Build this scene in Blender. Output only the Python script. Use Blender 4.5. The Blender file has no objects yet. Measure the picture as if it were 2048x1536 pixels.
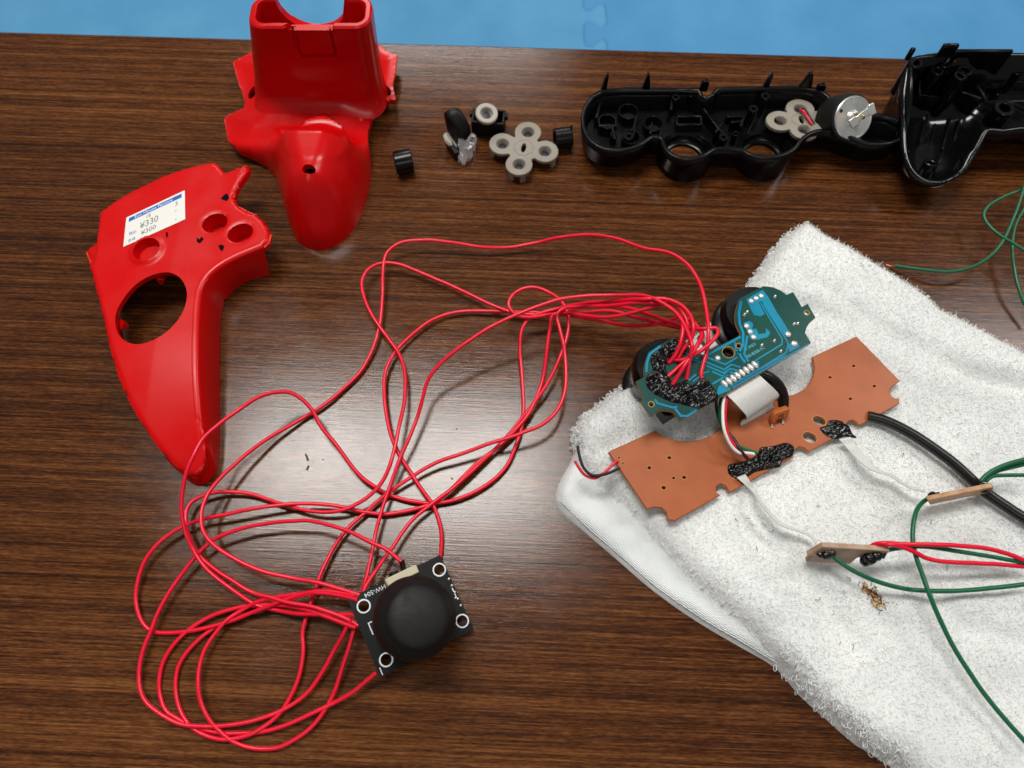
import bpy, math, random
import numpy as np
from mathutils import Vector, noise
from mathutils.geometry import delaunay_2d_cdt

random.seed(7)
RNG = np.random.default_rng(7)
U = 0.001                       # everything below is laid out in millimetres
SC = bpy.context.scene
COL = SC.collection
R = math.radians

# ---------------------------------------------------------------- camera
CAM_H, CAM_F, CAM_PITCH = 256.0, 1500.0, R(67)
cam_d = bpy.data.cameras.new('camera')
cam_d.sensor_width = 36.0
cam_d.lens = CAM_F / 2048 * 36.0
cam_d.clip_start = 0.01
cam_d.clip_end = 30
cam_d.dof.use_dof = True
cam_d.dof.focus_distance = 0.262
cam_d.dof.aperture_fstop = 13.0
cam = bpy.data.objects.new('camera', cam_d)
cam.location = (0, 0, CAM_H * U)
cam.rotation_euler = (math.pi / 2 - CAM_PITCH, 0, 0)
COL.objects.link(cam)
SC.camera = cam

# ---------------------------------------------------------------- light of the room
SC.view_settings.view_transform = 'Standard'
SC.view_settings.look = 'None'
SC.view_settings.gamma = 1
SC.view_settings.exposure = 0.0
SC.cycles.use_denoising = True
SC.cycles.sample_clamp_indirect = 4.0
world = bpy.data.worlds.new('World')
SC.world = world
world.use_nodes = True
bg = world.node_tree.nodes['Background']
bg.inputs[0].default_value = (1.0, 0.98, 0.95, 1)
bg.inputs[1].default_value = 0.15


def lamp(name, loc, size, watts, color, rz=0.0):
    d = bpy.data.lights.new(name, 'AREA')
    d.shape = 'RECTANGLE'
    d.size, d.size_y = size[0] * U, size[1] * U
    d.energy = watts
    d.color = color
    o = bpy.data.objects.new(name, d)
    o.location = Vector(loc) * U
    o.rotation_euler = (0, 0, rz)
    COL.objects.link(o)
    return o


lamp('ceiling_or_fill_lamp', (-295, 560, 1600), (800, 340), 22.0, (1.0, 0.97, 0.925), R(-2))
lamp('ceiling_or_fill_lamp', (-300, 2300, 1600), (900, 420), 22.0, (1.0, 0.975, 0.94))
lamp('ceiling_or_fill_lamp', (150, -1300, 1600), (900, 420), 6.0, (1.0, 0.975, 0.94))  # added fill lamp behind the camera, unseen, to lighten the towel's near edge
lamp('ceiling_or_fill_lamp', (1300, 700, 1600), (800, 420), 16.0, (1.0, 0.975, 0.94))

# ---------------------------------------------------------------- geometry helpers
_ct, _st = math.cos(CAM_PITCH), math.sin(CAM_PITCH)


def P(px, py, z=0.0):
    """Point of the place at height z (mm) that the photograph shows at (px, py)."""
    a, b = px - 1024.0, 768.0 - py
    dx, dy, dz = a, _ct * CAM_F + _st * b, -_st * CAM_F + _ct * b
    t = (z - CAM_H) / dz
    return np.array((dx * t, dy * t, z))


def PL(pts, z=0.0):
    return np.array([P(p[0], p[1], p[2] if len(p) > 2 else z) for p in pts])


def PZ(pts, x0, y0, s, z=0.0):
    """Same for points read in an enlargement (origin x0, y0, s times)."""
    return np.array([P(x0 + p[0] / s, y0 + p[1] / s, p[2] if len(p) > 2 else z) for p in pts])


def spline(pts, step=1.2, closed=False):
    pts = np.asarray(pts, float)
    n = len(pts)
    if n < 3:
        a, b = pts[0], pts[-1]
        k = max(2, int(np.linalg.norm(b - a) / step))
        return np.array([a + (b - a) * t for t in np.linspace(0, 1, k)])
    out = []
    rng = range(n) if closed else range(n - 1)
    for i in rng:
        if closed:
            p0, p1, p2, p3 = pts[(i - 1) % n], pts[i], pts[(i + 1) % n], pts[(i + 2) % n]
        else:
            p1, p2 = pts[i], pts[i + 1]
            p0 = pts[i - 1] if i > 0 else 2 * p1 - p2
            p3 = pts[i + 2] if i + 2 < n else 2 * p2 - p1
        k = max(2, int(np.linalg.norm(p2 - p1) / step))
        t = np.linspace(0, 1, k, endpoint=False)[:, None]
        d1 = max(np.linalg.norm(p1 - p0), 1e-6) ** .5
        d2 = max(np.linalg.norm(p2 - p1), 1e-6) ** .5
        d3 = max(np.linalg.norm(p3 - p2), 1e-6) ** .5
        m1 = (p1 - p0) / d1 - (p2 - p0) / (d1 + d2) + (p2 - p1) / d2
        m2 = (p2 - p1) / d2 - (p3 - p1) / (d2 + d3) + (p3 - p2) / d3
        m1, m2 = m1 * d2, m2 * d2
        out.append((2 * t**3 - 3 * t**2 + 1) * p1 + (t**3 - 2 * t**2 + t) * m1
                   + (-2 * t**3 + 3 * t**2) * p2 + (t**3 - t**2) * m2)
    out = np.concatenate(out)
    if not closed:
        out = np.vstack([out, pts[-1]])
    return out


def resample(loop, h):
    loop = np.asarray(loop, float)[:, :2]
    out = []
    n = len(loop)
    for i in range(n):
        a, b = loop[i], loop[(i + 1) % n]
        k = max(1, int(round(np.linalg.norm(b - a) / h)))
        for j in range(k):
            out.append(a + (b - a) * j / k)
    return np.array(out)


def inside(poly, q):
    x, y = q[:, 0], q[:, 1]
    c = np.zeros(len(q), bool)
    px, py = poly[:, 0], poly[:, 1]
    j = len(poly) - 1
    for i in range(len(poly)):
        cond = (py[i] > y) != (py[j] > y)
        with np.errstate(divide='ignore', invalid='ignore'):
            xi = (px[j] - px[i]) * (y - py[i]) / (py[j] - py[i]) + px[i]
        c ^= cond & (x < xi)
        j = i
    return c


def dist_poly(poly, q, closed=True):
    poly = np.asarray(poly)[:, :2]
    d = np.full(len(q), 1e9)
    n = len(poly)
    for i in range(n if closed else n - 1):
        a, b = poly[i], poly[(i + 1) % n]
        ab = b - a
        t = np.clip(((q - a) @ ab) / max(ab @ ab, 1e-9), 0, 1)
        d = np.minimum(d, np.hypot(*(q - (a + t[:, None] * ab)).T))
    return d


def circle(cx, cy, r, n=20, ry=None, rot=0.0):
    a = np.linspace(0, 2 * math.pi, n, endpoint=False)
    x, y = r * np.cos(a), (ry or r) * np.sin(a)
    c, s = math.cos(rot), math.sin(rot)
    return np.stack([cx + c * x - s * y, cy + s * x + c * y], 1)


def cdt(outer, holes=(), h=2.0, fill=True, hb=None, rings=()):
    hb = hb or h
    loops = [resample(outer, hb)] + [resample(q, hb) for q in holes]
    verts, edges, k = [], [], 0
    for lp in loops:
        n = len(lp)
        verts += [Vector((p[0], p[1])) for p in lp]
        edges += [(k + i, k + (i + 1) % n) for i in range(n)]
        k += n
    for lp in rings:
        n = len(lp)
        verts += [Vector((p[0], p[1])) for p in lp]
        edges += [(k + i, k + (i + 1) % n) for i in range(n)]
        k += n
    if fill:
        mn, mx = loops[0].min(0), loops[0].max(0)
        gx, gy = np.meshgrid(np.arange(mn[0], mx[0], h), np.arange(mn[1], mx[1], h))
        gx = gx + (np.arange(gx.shape[0]) % 2)[:, None] * h * .5
        q = np.stack([gx.ravel(), gy.ravel()], 1)
        ok = inside(loops[0], q)
        q = q[ok]
        ok = dist_poly(loops[0], q) > .55 * h
        for lp in loops[1:]:
            ok &= ~inside(lp, q)
            ok &= dist_poly(lp, q) > .55 * h
        for lp in rings:
            ok &= dist_poly(lp, q) > .4 * h
        verts += [Vector((p[0], p[1])) for p in q[ok]]
    vc, _, fs, _, _, _ = delaunay_2d_cdt(verts, edges, [], 1, 1e-5)
    v = np.array([(p[0], p[1]) for p in vc])
    f = np.array([t for t in fs if len(t) == 3])
    cen = v[f].mean(1)
    keep = np.ones(len(f), bool)
    for lp in loops[1:]:
        keep &= ~inside(lp, cen)
    f = f[keep]
    a, b, c = v[f[:, 0]], v[f[:, 1]], v[f[:, 2]]
    cr = (b[:, 0] - a[:, 0]) * (c[:, 1] - a[:, 1]) - (b[:, 1] - a[:, 1]) * (c[:, 0] - a[:, 0])
    f[cr < 0] = f[cr < 0][:, ::-1]
    return v, f


def solid(v, f, ztop, zbot):
    """Closed body between two height fields over a triangulated plan."""
    n = len(v)
    zt = ztop(v) if callable(ztop) else np.full(n, ztop)
    zb = zbot(v) if callable(zbot) else np.full(n, zbot)
    V = np.vstack([np.column_stack([v, zt]), np.column_stack([v, zb])])
    from collections import Counter
    e = np.vstack([f[:, [0, 1]], f[:, [1, 2]], f[:, [2, 0]]])
    cnt = Counter(map(tuple, np.sort(e, 1)))
    side = [(b, a, a + n, b + n) for a, b in map(tuple, e) if cnt[(min(a, b), max(a, b))] == 1]
    F = [tuple(t) for t in f] + [tuple(t[::-1] + n) for t in f] + side
    return V, F


def plate(outer, z1, z0, holes=(), h=3.0, hb=None, fill=False):
    v, f = cdt(outer, holes, h, fill, hb)
    return solid(v, f, z1, z0)


def tube(path, r, n=8, caps=True):
    path = np.asarray(path, float)
    m = len(path)
    rr = np.full(m, r) if np.isscalar(r) else np.asarray(r, float)
    t = np.gradient(path, axis=0)
    t /= np.maximum(np.linalg.norm(t, axis=1), 1e-9)[:, None]
    nrm = np.cross(t[0], (0, 0, 1.0))
    if np.linalg.norm(nrm) < 1e-3:
        nrm = np.array((1.0, 0, 0))
    nrm /= np.linalg.norm(nrm)
    V, F = [], []
    for i in range(m):
        nrm = nrm - t[i] * (nrm @ t[i])
        nrm /= max(np.linalg.norm(nrm), 1e-9)
        bn = np.cross(t[i], nrm)
        for k in range(n):
            a = 2 * math.pi * k / n
            V.append(path[i] + rr[i] * (math.cos(a) * nrm + math.sin(a) * bn))
    for i in range(m - 1):
        for k in range(n):
            a, b = i * n + k, i * n + (k + 1) % n
            F.append((a, b, b + n, a + n))
    if caps:
        F.append(tuple(range(n))[::-1])
        F.append(tuple((m - 1) * n + k for k in range(n)))
    return np.array(V), F


def frame(axis, hint=(0, 0, 1)):
    w = np.asarray(axis, float)
    w = w / np.linalg.norm(w)
    u = np.cross(hint, w)
    if np.linalg.norm(u) < 1e-3:
        u = np.cross((0, 1, 0), w)
    u /= np.linalg.norm(u)
    return u, np.cross(w, u), w


def lathe(profile, origin, axis=(0, 0, 1), n=32, closed=False, cap0=True, cap1=True):
    """profile: (radius, height) pairs along the axis."""
    u, v, w = frame(axis)
    o = np.asarray(origin, float)
    V, F = [], []
    m = len(profile)
    for r, h in profile:
        for k in range(n):
            a = 2 * math.pi * k / n
            V.append(o + w * h + r * (math.cos(a) * u + math.sin(a) * v))
    for i in range(m if closed else m - 1):
        j = (i + 1) % m
        for k in range(n):
            a, b = k, (k + 1) % n
            F.append((i * n + a, i * n + b, j * n + b, j * n + a))
    if not closed:
        if cap0:
            F.append(tuple(range(n))[::-1])
        if cap1:
            F.append(tuple((m - 1) * n + k for k in range(n)))
    return np.array(V), F


def obox(c, ax, ay, az, sx, sy, sz):
    """Box: centre, three unit axes, full sizes."""
    c, ax, ay, az = (np.asarray(q, float) for q in (c, ax, ay, az))
    V = [c + ax * sx / 2 * i + ay * sy / 2 * j + az * sz / 2 * k
         for k in (-1, 1) for j in (-1, 1) for i in (-1, 1)]
    F = [(0, 2, 3, 1), (4, 5, 7, 6), (0, 1, 5, 4), (2, 6, 7, 3), (0, 4, 6, 2), (1, 3, 7, 5)]
    return np.array(V), F


def box(cx, cy, cz, sx, sy, sz, rz=0.0):
    c, s = math.cos(rz), math.sin(rz)
    return obox((cx, cy, cz), (c, s, 0), (-s, c, 0), (0, 0, 1), sx, sy, sz)


def join(*parts):
    V, F, k = [], [], 0
    for v, f in parts:
        V.append(np.asarray(v))
        F += [tuple(int(i) + k for i in t) for t in f]
        k += len(v)
    return np.vstack(V), F


def ball(c, r, n=10, m=6, sz=1.0):
    prof = [(max(r * math.sin(math.pi * i / m), .001), -r * sz * math.cos(math.pi * i / m)) for i in range(m + 1)]
    return lathe(prof, c, n=n)


# ---------------------------------------------------------------- objects
def origin_of(parent):
    while parent is not None and parent.get('_o') is None:
        parent = parent.parent
    return np.array(parent['_o'][:]) if parent is not None else np.zeros(3)


def mesh(name, vf, m, parent=None, sharp=35, mods=(), flat=False, base=None):
    v, f = vf
    v = np.asarray(v, float)
    if parent is None:
        o3 = np.asarray(base if base is not None else (v[:, 0].mean(), v[:, 1].mean(), v[:, 2].min()), float)
    else:
        o3 = origin_of(parent)
    me = bpy.data.meshes.new(name)
    me.from_pydata(((v - o3) * U).tolist(), [], [tuple(int(i) for i in t) for t in f])
    me.validate()
    me.materials.append(m)
    if not flat:
        me.shade_smooth()
        me.set_sharp_from_angle(angle=R(sharp))
    o = bpy.data.objects.new(name, me)
    COL.objects.link(o)
    if parent is None:
        o.location = o3 * U
        o['_o'] = o3.tolist()
    else:
        o.parent = parent
    for kind, kw in mods:
        md = o.modifiers.new(kind.lower(), kind)
        for k, val in kw.items():
            setattr(md, k, val)
    return o


def BEV(w, seg=2, ang=35):
    return ('BEVEL', dict(width=w * U, segments=seg, limit_method='ANGLE', angle_limit=R(ang)))


def SOL(t, off=-1.0, even=True):
    return ('SOLIDIFY', dict(thickness=t * U, offset=off, use_even_offset=even))


def fast_mesh(name, v, tris, m, parent, smooth=True):
    o3 = origin_of(parent)
    me = bpy.data.meshes.new(name)
    v = ((v - o3) * U).astype(np.float32)
    me.vertices.add(len(v))
    me.vertices.foreach_set('co', v.ravel())
    me.loops.add(tris.size)
    me.loops.foreach_set('vertex_index', tris.astype(np.int32).ravel())
    me.polygons.add(len(tris))
    me.polygons.foreach_set('loop_start', np.arange(0, tris.size, 3, dtype=np.int32))
    me.update(calc_edges=True)
    me.materials.append(m)
    if smooth:
        me.shade_smooth()
    o = bpy.data.objects.new(name, me)
    COL.objects.link(o)
    o.parent = parent
    return o


def thing(name, label, cat, base, group=None):
    o = bpy.data.objects.new(name, None)
    o.empty_display_size = 0.01
    base = np.asarray(base, float)
    o.location = base * U
    o['_o'] = base.tolist()
    COL.objects.link(o)
    return tag(o, label, cat, group)


def tag(o, label=None, cat=None, group=None, kind=None):
    for k, val in (('label', label), ('category', cat), ('group', group), ('kind', kind)):
        if val:
            o[k] = val
    return o


def text_mesh(body, size=1.0, align='LEFT', bold=0.0):
    cu = bpy.data.curves.new('txt', 'FONT')
    cu.body = body
    cu.size = size
    cu.align_x = align
    cu.offset = bold
    cu.resolution_u = 3
    ob = bpy.data.objects.new('txt', cu)
    COL.objects.link(ob)
    dg = bpy.context.evaluated_depsgraph_get()
    me = bpy.data.meshes.new_from_object(ob.evaluated_get(dg))
    v = np.array([p.co[:2] for p in me.vertices]).reshape(-1, 2)
    f = [tuple(p.vertices) for p in me.polygons]
    bpy.data.objects.remove(ob)
    bpy.data.curves.remove(cu)
    bpy.data.meshes.remove(me)
    return v, f


# ---------------------------------------------------------------- materials
def lin(c):
    c = np.asarray(c[:3], float) / 255.0
    return tuple(np.where(c <= .04045, c / 12.92, ((c + .055) / 1.055) ** 2.4)) + (1.0,)


def mat(name, rgb, rough=.5, metal=0.0, spec=.5, coat=0.0, coat_rough=.1, bump=None, var=None,
        sheen=0.0, trans=0.0, ior=1.45, sss=0.0, rough_var=None):
    m = bpy.data.materials.new(name)
    m.use_nodes = True
    nt = m.node_tree
    b = nt.nodes['Principled BSDF']
    b.inputs['Base Color'].default_value = lin(rgb)
    b.inputs['Roughness'].default_value = rough
    b.inputs['Metallic'].default_value = metal
    b.inputs['Specular IOR Level'].default_value = spec
    b.inputs['Coat Weight'].default_value = coat
    b.inputs['Coat Roughness'].default_value = coat_rough
    b.inputs['Sheen Weight'].default_value = sheen
    b.inputs['Transmission Weight'].default_value = trans
    b.inputs['IOR'].default_value = ior
    if sss:
        b.inputs['Subsurface Weight'].default_value = sss
        b.inputs['Subsurface Radius'].default_value = (.002, .0008, .0006)
        b.inputs['Subsurface Scale'].default_value = 1.0
    tc = nt.nodes.new('ShaderNodeTexCoord')

    def nz(scale, detail=3, rgh=.55):
        n = nt.nodes.new('ShaderNodeTexNoise')
        n.inputs['Scale'].default_value = scale
        n.inputs['Detail'].default_value = detail
        n.inputs['Roughness'].default_value = rgh
        nt.links.new(tc.outputs['Object'], n.inputs['Vector'])
        return n
    if bump:
        n = nz(bump[0], 4)
        bp = nt.nodes.new('ShaderNodeBump')
        bp.inputs['Strength'].default_value = bump[1]
        bp.inputs['Distance'].default_value = bump[2] * U if len(bump) > 2 else .0002
        nt.links.new(n.outputs['Fac'], bp.inputs['Height'])
        nt.links.new(bp.outputs['Normal'], b.inputs['Normal'])
    if var:                      # (scale, other colour, low, high)
        n = nz(var[0], 5, .6)
        rp = nt.nodes.new('ShaderNodeMapRange')
        rp.inputs['From Min'].default_value = var[2]
        rp.inputs['From Max'].default_value = var[3]
        nt.links.new(n.outputs['Fac'], rp.inputs['Value'])
        mx = nt.nodes.new('ShaderNodeMix')
        mx.data_type = 'RGBA'
        mx.inputs[6].default_value = lin(rgb)
        mx.inputs[7].default_value = lin(var[1])
        nt.links.new(rp.outputs['Result'], mx.inputs[0])
        nt.links.new(mx.outputs[2], b.inputs['Base Color'])
    if rough_var:                # (scale, low, high)
        n = nz(rough_var[0], 4)
        rp = nt.nodes.new('ShaderNodeMapRange')
        rp.inputs['From Min'].default_value = .35
        rp.inputs['From Max'].default_value = .65
        rp.inputs['To Min'].default_value = rough_var[1]
        rp.inputs['To Max'].default_value = rough_var[2]
        nt.links.new(n.outputs['Fac'], rp.inputs['Value'])
        nt.links.new(rp.outputs['Result'], b.inputs['Roughness'])
    return m


def wood_material():
    m = bpy.data.materials.new('table_wood')
    m.use_nodes = True
    nt = m.node_tree
    L = nt.links.new
    b = nt.nodes['Principled BSDF']
    tc = nt.nodes.new('ShaderNodeTexCoord')

    def grain(sx, sy, detail, rgh, dist=0.0, off=0.0):
        mp = nt.nodes.new('ShaderNodeMapping')
        mp.inputs['Scale'].default_value = (sx, sy, 1)
        mp.inputs['Location'].default_value = (off, off * 1.7, off)
        L(tc.outputs['Object'], mp.inputs['Vector'])
        n = nt.nodes.new('ShaderNodeTexNoise')
        n.inputs['Scale'].default_value = 1.0
        n.inputs['Detail'].default_value = detail
        n.inputs['Roughness'].default_value = rgh
        n.inputs['Distortion'].default_value = dist
        L(mp.outputs['Vector'], n.inputs['Vector'])
        return n

    def math_(op, a, bb, clamp=False):
        n = nt.nodes.new('ShaderNodeMath')
        n.operation = op
        n.use_clamp = clamp
        for i, q in enumerate((a, bb)):
            if isinstance(q, (int, float)):
                n.inputs[i].default_value = q
            else:
                L(q, n.inputs[i])
        return n.outputs[0]
    g1 = grain(.4, 250, 3, .6, .0)           # bands about 7 mm
    g2 = grain(1.1, 900, 4, .68, .0, 3.1)        # streaks about 2 mm
    g3 = grain(85, 2300, 5, .75, 0, 9.7)         # fine pores
    g4 = grain(4, 9, 3, .5, 0, 5.2)             # slow tone drift
    s = math_('ADD', math_('MULTIPLY', g1.outputs['Fac'], .24), math_('MULTIPLY', g2.outputs['Fac'], .38))
    s = math_('ADD', s, math_('MULTIPLY', g3.outputs['Fac'], .46))
    s = math_('ADD', s, math_('MULTIPLY', g4.outputs['Fac'], .14))
    g5 = grain(420, 2600, 2, .5, 0, 21.3)       # short pore dashes
    g6 = grain(26, 34, 6, .65, .4, 2.2)         # smears of polish and fingers
    s = math_('ADD', s, math_('MULTIPLY', g5.outputs['Fac'], .20))
    s = math_('SUBTRACT', s, .21)
    rp = nt.nodes.new('ShaderNodeValToRGB')
    cr = rp.color_ramp
    cr.elements[0].position = .37
    cr.elements[0].color = lin((34, 17, 9))
    cr.elements[1].position = .65
    cr.elements[1].color = lin((126, 80, 42))
    for p, c in ((.445, (53, 27, 12)), (.50, (74, 40, 18)), (.555, (94, 55, 26))):
        e = cr.elements.new(p)
        e.color = lin(c)
    L(s, rp.inputs['Fac'])
    L(rp.outputs['Color'], b.inputs['Base Color'])
    hgt = math_('ADD', math_('MULTIPLY', g2.outputs['Fac'], .5), math_('MULTIPLY', g3.outputs['Fac'], .8))
    bp = nt.nodes.new('ShaderNodeBump')
    bp.inputs['Strength'].default_value = .25
    bp.inputs['Distance'].default_value = .00012
    L(hgt, bp.inputs['Height'])
    L(bp.outputs['Normal'], b.inputs['Normal'])
    rr = nt.nodes.new('ShaderNodeMapRange')
    rr.inputs['From Min'].default_value = .3
    rr.inputs['From Max'].default_value = .7
    rr.inputs['To Min'].default_value = .085
    rr.inputs['To Max'].default_value = .19
    L(g6.outputs['Fac'], rr.inputs['Value'])
    L(rr.outputs['Result'], b.inputs['Roughness'])
    b.inputs['Specular IOR Level'].default_value = .36
    return m


M = dict(
    wood=wood_material(),
    red=mat('red_plastic', (200, 3, 6), .32, spec=.32, bump=(1500, .08, .15), rough_var=(60, .26, .38), sss=.0,
            var=(45, (194, 3, 6), .5, .8)),
    red_gloss=mat('glossy_red_plastic', (196, 3, 6), .26, spec=.4, bump=(1300, .05, .15), rough_var=(50, .19, .3), var=(45, (190, 3, 6), .5, .8)),
    red_cut=mat('cut_plastic', (216, 66, 46), .6, bump=(900, .5, .3), var=(500, (205, 20, 18), .4, .6)),
    red_wire=mat('red_wire', (222, 14, 48), .32),
    green_wire=mat('green_wire', (6, 92, 58), .35),
    white_wire=mat('white_wire', (224, 224, 220), .4),
    black_wire=mat('black_wire', (14, 14, 15), .38),
    cable=mat('black_cable', (16, 16, 16), .33, bump=(600, .1, .1)),
    copper=mat('bare_copper', (225, 140, 105), .3, .9),
    black=mat('black_plastic', (9, 9, 11), .24, spec=.32, bump=(900, .05, .1), rough_var=(40, .18, .34)),
    black_gloss=mat('glossy_black_plastic', (9, 9, 11), .13, spec=.5, bump=(300, .04, .2), rough_var=(40, .1, .2)),
    black_matt=mat('black_matt_plastic', (11, 11, 11), .46, spec=.28, bump=(2600, .25, .12)),
    rubber_black=mat('black_rubber', (21, 21, 20), .58, spec=.32, bump=(1800, .35, .2), rough_var=(300, .48, .62)),
    rubber_grey=mat('grey_rubber', (144, 137, 126), .6, bump=(700, .1, .1), var=(60, (130, 123, 111), .45, .75)),
    rubber_white=mat('pale_rubber', (170, 165, 154), .55),
    carbon=mat('carbon_pill', (30, 34, 40), .45),
    clear=mat('clear_plastic', (250, 246, 250), .10, trans=.86, ior=1.46, bump=(500, .25, .3)),
    steel=mat('zinc_steel', (214, 217, 214), .3, .72, bump=(500, .08, .1), rough_var=(120, .22, .42)),
    brass=mat('brass', (190, 150, 85), .3, 1.0),
    solder=mat('solder', (222, 220, 216), .26, .45, bump=(900, .35, .25)),
    pcb=mat('green_solder_mask', (10, 74, 64), .22, coat=.4, coat_rough=.08, var=(90, (7, 58, 58), .4, .7),
            bump=(120, .05, .2)),
    pcb_edge=mat('board_edge', (176, 146, 88), .6),
    trace=mat('blue_trace', (6, 136, 168), .24, coat=.4, coat_rough=.08, var=(70, (4, 112, 154), .4, .7)),
    print_=mat('board_print', (96, 178, 196), .4),
    phenol=mat('brown_board', (172, 94, 50), .36, spec=.32, bump=(1400, .12, .1), var=(50, (152, 76, 36), .36, .72)),
    phenol_edge=mat('brown_board_edge', (196, 128, 58), .5),
    ceramic=mat('orange_ceramic', (176, 92, 36), .35),
    glue=mat('black_glue', (8, 8, 9), .26, coat=.25, coat_rough=.14, bump=(260, .1, .4)),
    ribbon=mat('grey_ribbon', (206, 206, 202), .38),
    label=mat('sticker_paper', (226, 226, 220), .5),
    blue_ink=mat('blue_ink', (24, 92, 176), .5),
    pale_ink=mat('pale_ink', (206, 220, 240), .5),
    grey_ink=mat('grey_ink', (122, 122, 116), .6),
    dull_blue=mat('dull_blue_ink', (96, 116, 168), .6),
    ink=mat('black_ink', (14, 3, 4), .8, spec=.1),
    board_black=mat('black_board', (9, 9, 11), .38, spec=.35),
    silk=mat('white_silk', (226, 232, 236), .5),
    fibre_edge=mat('board_side', (150, 140, 118), .6),
    beige=mat('beige_plastic', (196, 190, 160), .5),
    shrink=mat('black_solder_glue', (12, 12, 12), .25, bump=(900, .4, .3)),
    mat_blue=mat('blue_foam', (74, 140, 184), .85, bump=(900, .35, .4), var=(13, (88, 153, 195), .35, .72)),
    mat_blue2=mat('blue_foam_lighter', (70, 137, 186), .85, bump=(900, .35, .4), var=(12, (84, 150, 197), .35, .72)),
    floor=mat('floor', (96, 92, 86), .7),
    crumb=mat('dark_crumb', (88, 74, 58), .8),
)


def place_text(name, body, m, parent, org, xd, yd, size, h=0.05, align='LEFT', bold=0.0):
    """Flat lettering: lower left corner, writing direction and up direction (unit, mm)."""
    v, f = text_mesh(body, size, align, bold)
    if len(v) == 0:
        return None
    xd, yd = np.asarray(xd, float), np.asarray(yd, float)
    n = np.cross(xd, yd)
    n = n / np.linalg.norm(n)
    if n[2] < 0:
        n = -n
    V = np.asarray(org, float) + v[:, :1] * xd + v[:, 1:2] * yd + n * h
    return mesh(name, (V, f), m, parent, flat=True)
# ================================================================ table, floor and mats
e0, e1 = P(0, 62), P(1800, 115)
edge_dir = (e1 - e0) / np.linalg.norm(e1 - e0)
edge_in = np.array((edge_dir[1], -edge_dir[0], 0))          # towards the camera
TA = math.atan2(edge_dir[1], edge_dir[0])
mid = (e0 + e1) / 2
tc_ = mid + edge_in * 375 + edge_dir * 60
table = mesh('table', box(0, 0, -14, 1300, 750, 28), M['wood'], None, mods=[BEV(1.2, 3)], base=(0, 0, 0))
table.location = Vector(tc_) * U
table.rotation_euler = (0, 0, TA)
table['_o'] = [0.0, 0.0, 0.0]
tag(table, 'dark brown wood grain table top with a worn satin finish', 'table', kind='structure')

FZ = -330.0
floor = mesh('floor', box(0, 700, FZ - 22, 4200, 4200, 20), M['floor'], None)
tag(floor, 'plain floor under the blue foam tiles', 'floor', kind='structure')

# two interlocking foam tiles; their dovetail seam runs away from the camera
zt = FZ
tooth = PZ([(1132, 40), (1150, 58), (1182, 58), (1202, 40), (1216, 22), (1244, 20), (1258, 40),
            (1270, 130), (1250, 158), (1216, 158), (1200, 140), (1170, 126), (1142, 132), (1134, 160),
            (1139, 252)], 780, 0, 2.926, zt)[:, :2][::-1]
per = tooth[-1] - tooth[0]
seam = np.vstack([tooth[:-1] + per * k for k in range(-9, 12)])
ex = np.array((math.cos(TA), math.sin(TA)))
gap = .25
left_poly = np.vstack([seam, [seam[-1] - ex * 900], [seam[0] - ex * 900]])
right_poly = np.vstack([(seam + ex * gap)[::-1], [seam[0] + ex * 900], [seam[-1] + ex * 900]])
for poly, mm, lab in ((left_poly, 'mat_blue', 'blue foam floor tile left of the dovetail seam'),
                      (right_poly, 'mat_blue2', 'blue foam floor tile right of the dovetail seam')):
    t = mesh('foam_floor_tile', plate(poly, FZ, FZ - 10, h=60, hb=60), M[mm], None, mods=[BEV(1.0, 2, 50)])
    tag(t, lab, 'floor mat', 'interlocking foam floor tiles')

# small crumbs of plastic and wire on the table
for px, py, s, lab in ((612, 914, 1.4, 'dark curved crumb in the bright reflection near the red plate tip'),
                       (617, 934, 1.1, 'second dark crumb just below the curved one in the reflection'),
                       (646, 919, .6, 'tiny speck right of the two dark crumbs in the reflection'),
                       (913, 857, .6, 'tiny speck between the two lone red wires right of the reflection'),
                       (904, 957, .6, 'tiny speck under the red wire crossing at the right of the reflection')):
    p = P(px, py, .3)
    if s > 1:                                # thin curled shavings
        a_ = np.linspace(.6, 4.4 if s > 1.2 else 3.4, 14)
        pth = p + np.column_stack([np.cos(a_ * .45) * s * .5 * (1 if s > 1.2 else -1), (a_ - 2.5) * s * .42, np.abs(np.sin(a_ * 2)) * .3])
        v, f = tube(pth, .22 + .2 * np.abs(np.sin(a_ * 3.1)) * np.linspace(1.4, .3, 14), 6)
        v[:, 2] = .05 + (v[:, 2] - v[:, 2].min()) * .5
    else:
        v, f = ball(p, s * .55, 7, 5, .5)
        v = v + np.array([noise.noise_vector(Vector(q * 1.7)) for q in v]) * s * .3
        v[:, 2] = np.maximum(v[:, 2], .02)
    c = mesh('crumb', (v, f), M['crumb'], None)
    tag(c, lab, 'crumb', 'crumbs on the table')

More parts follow.
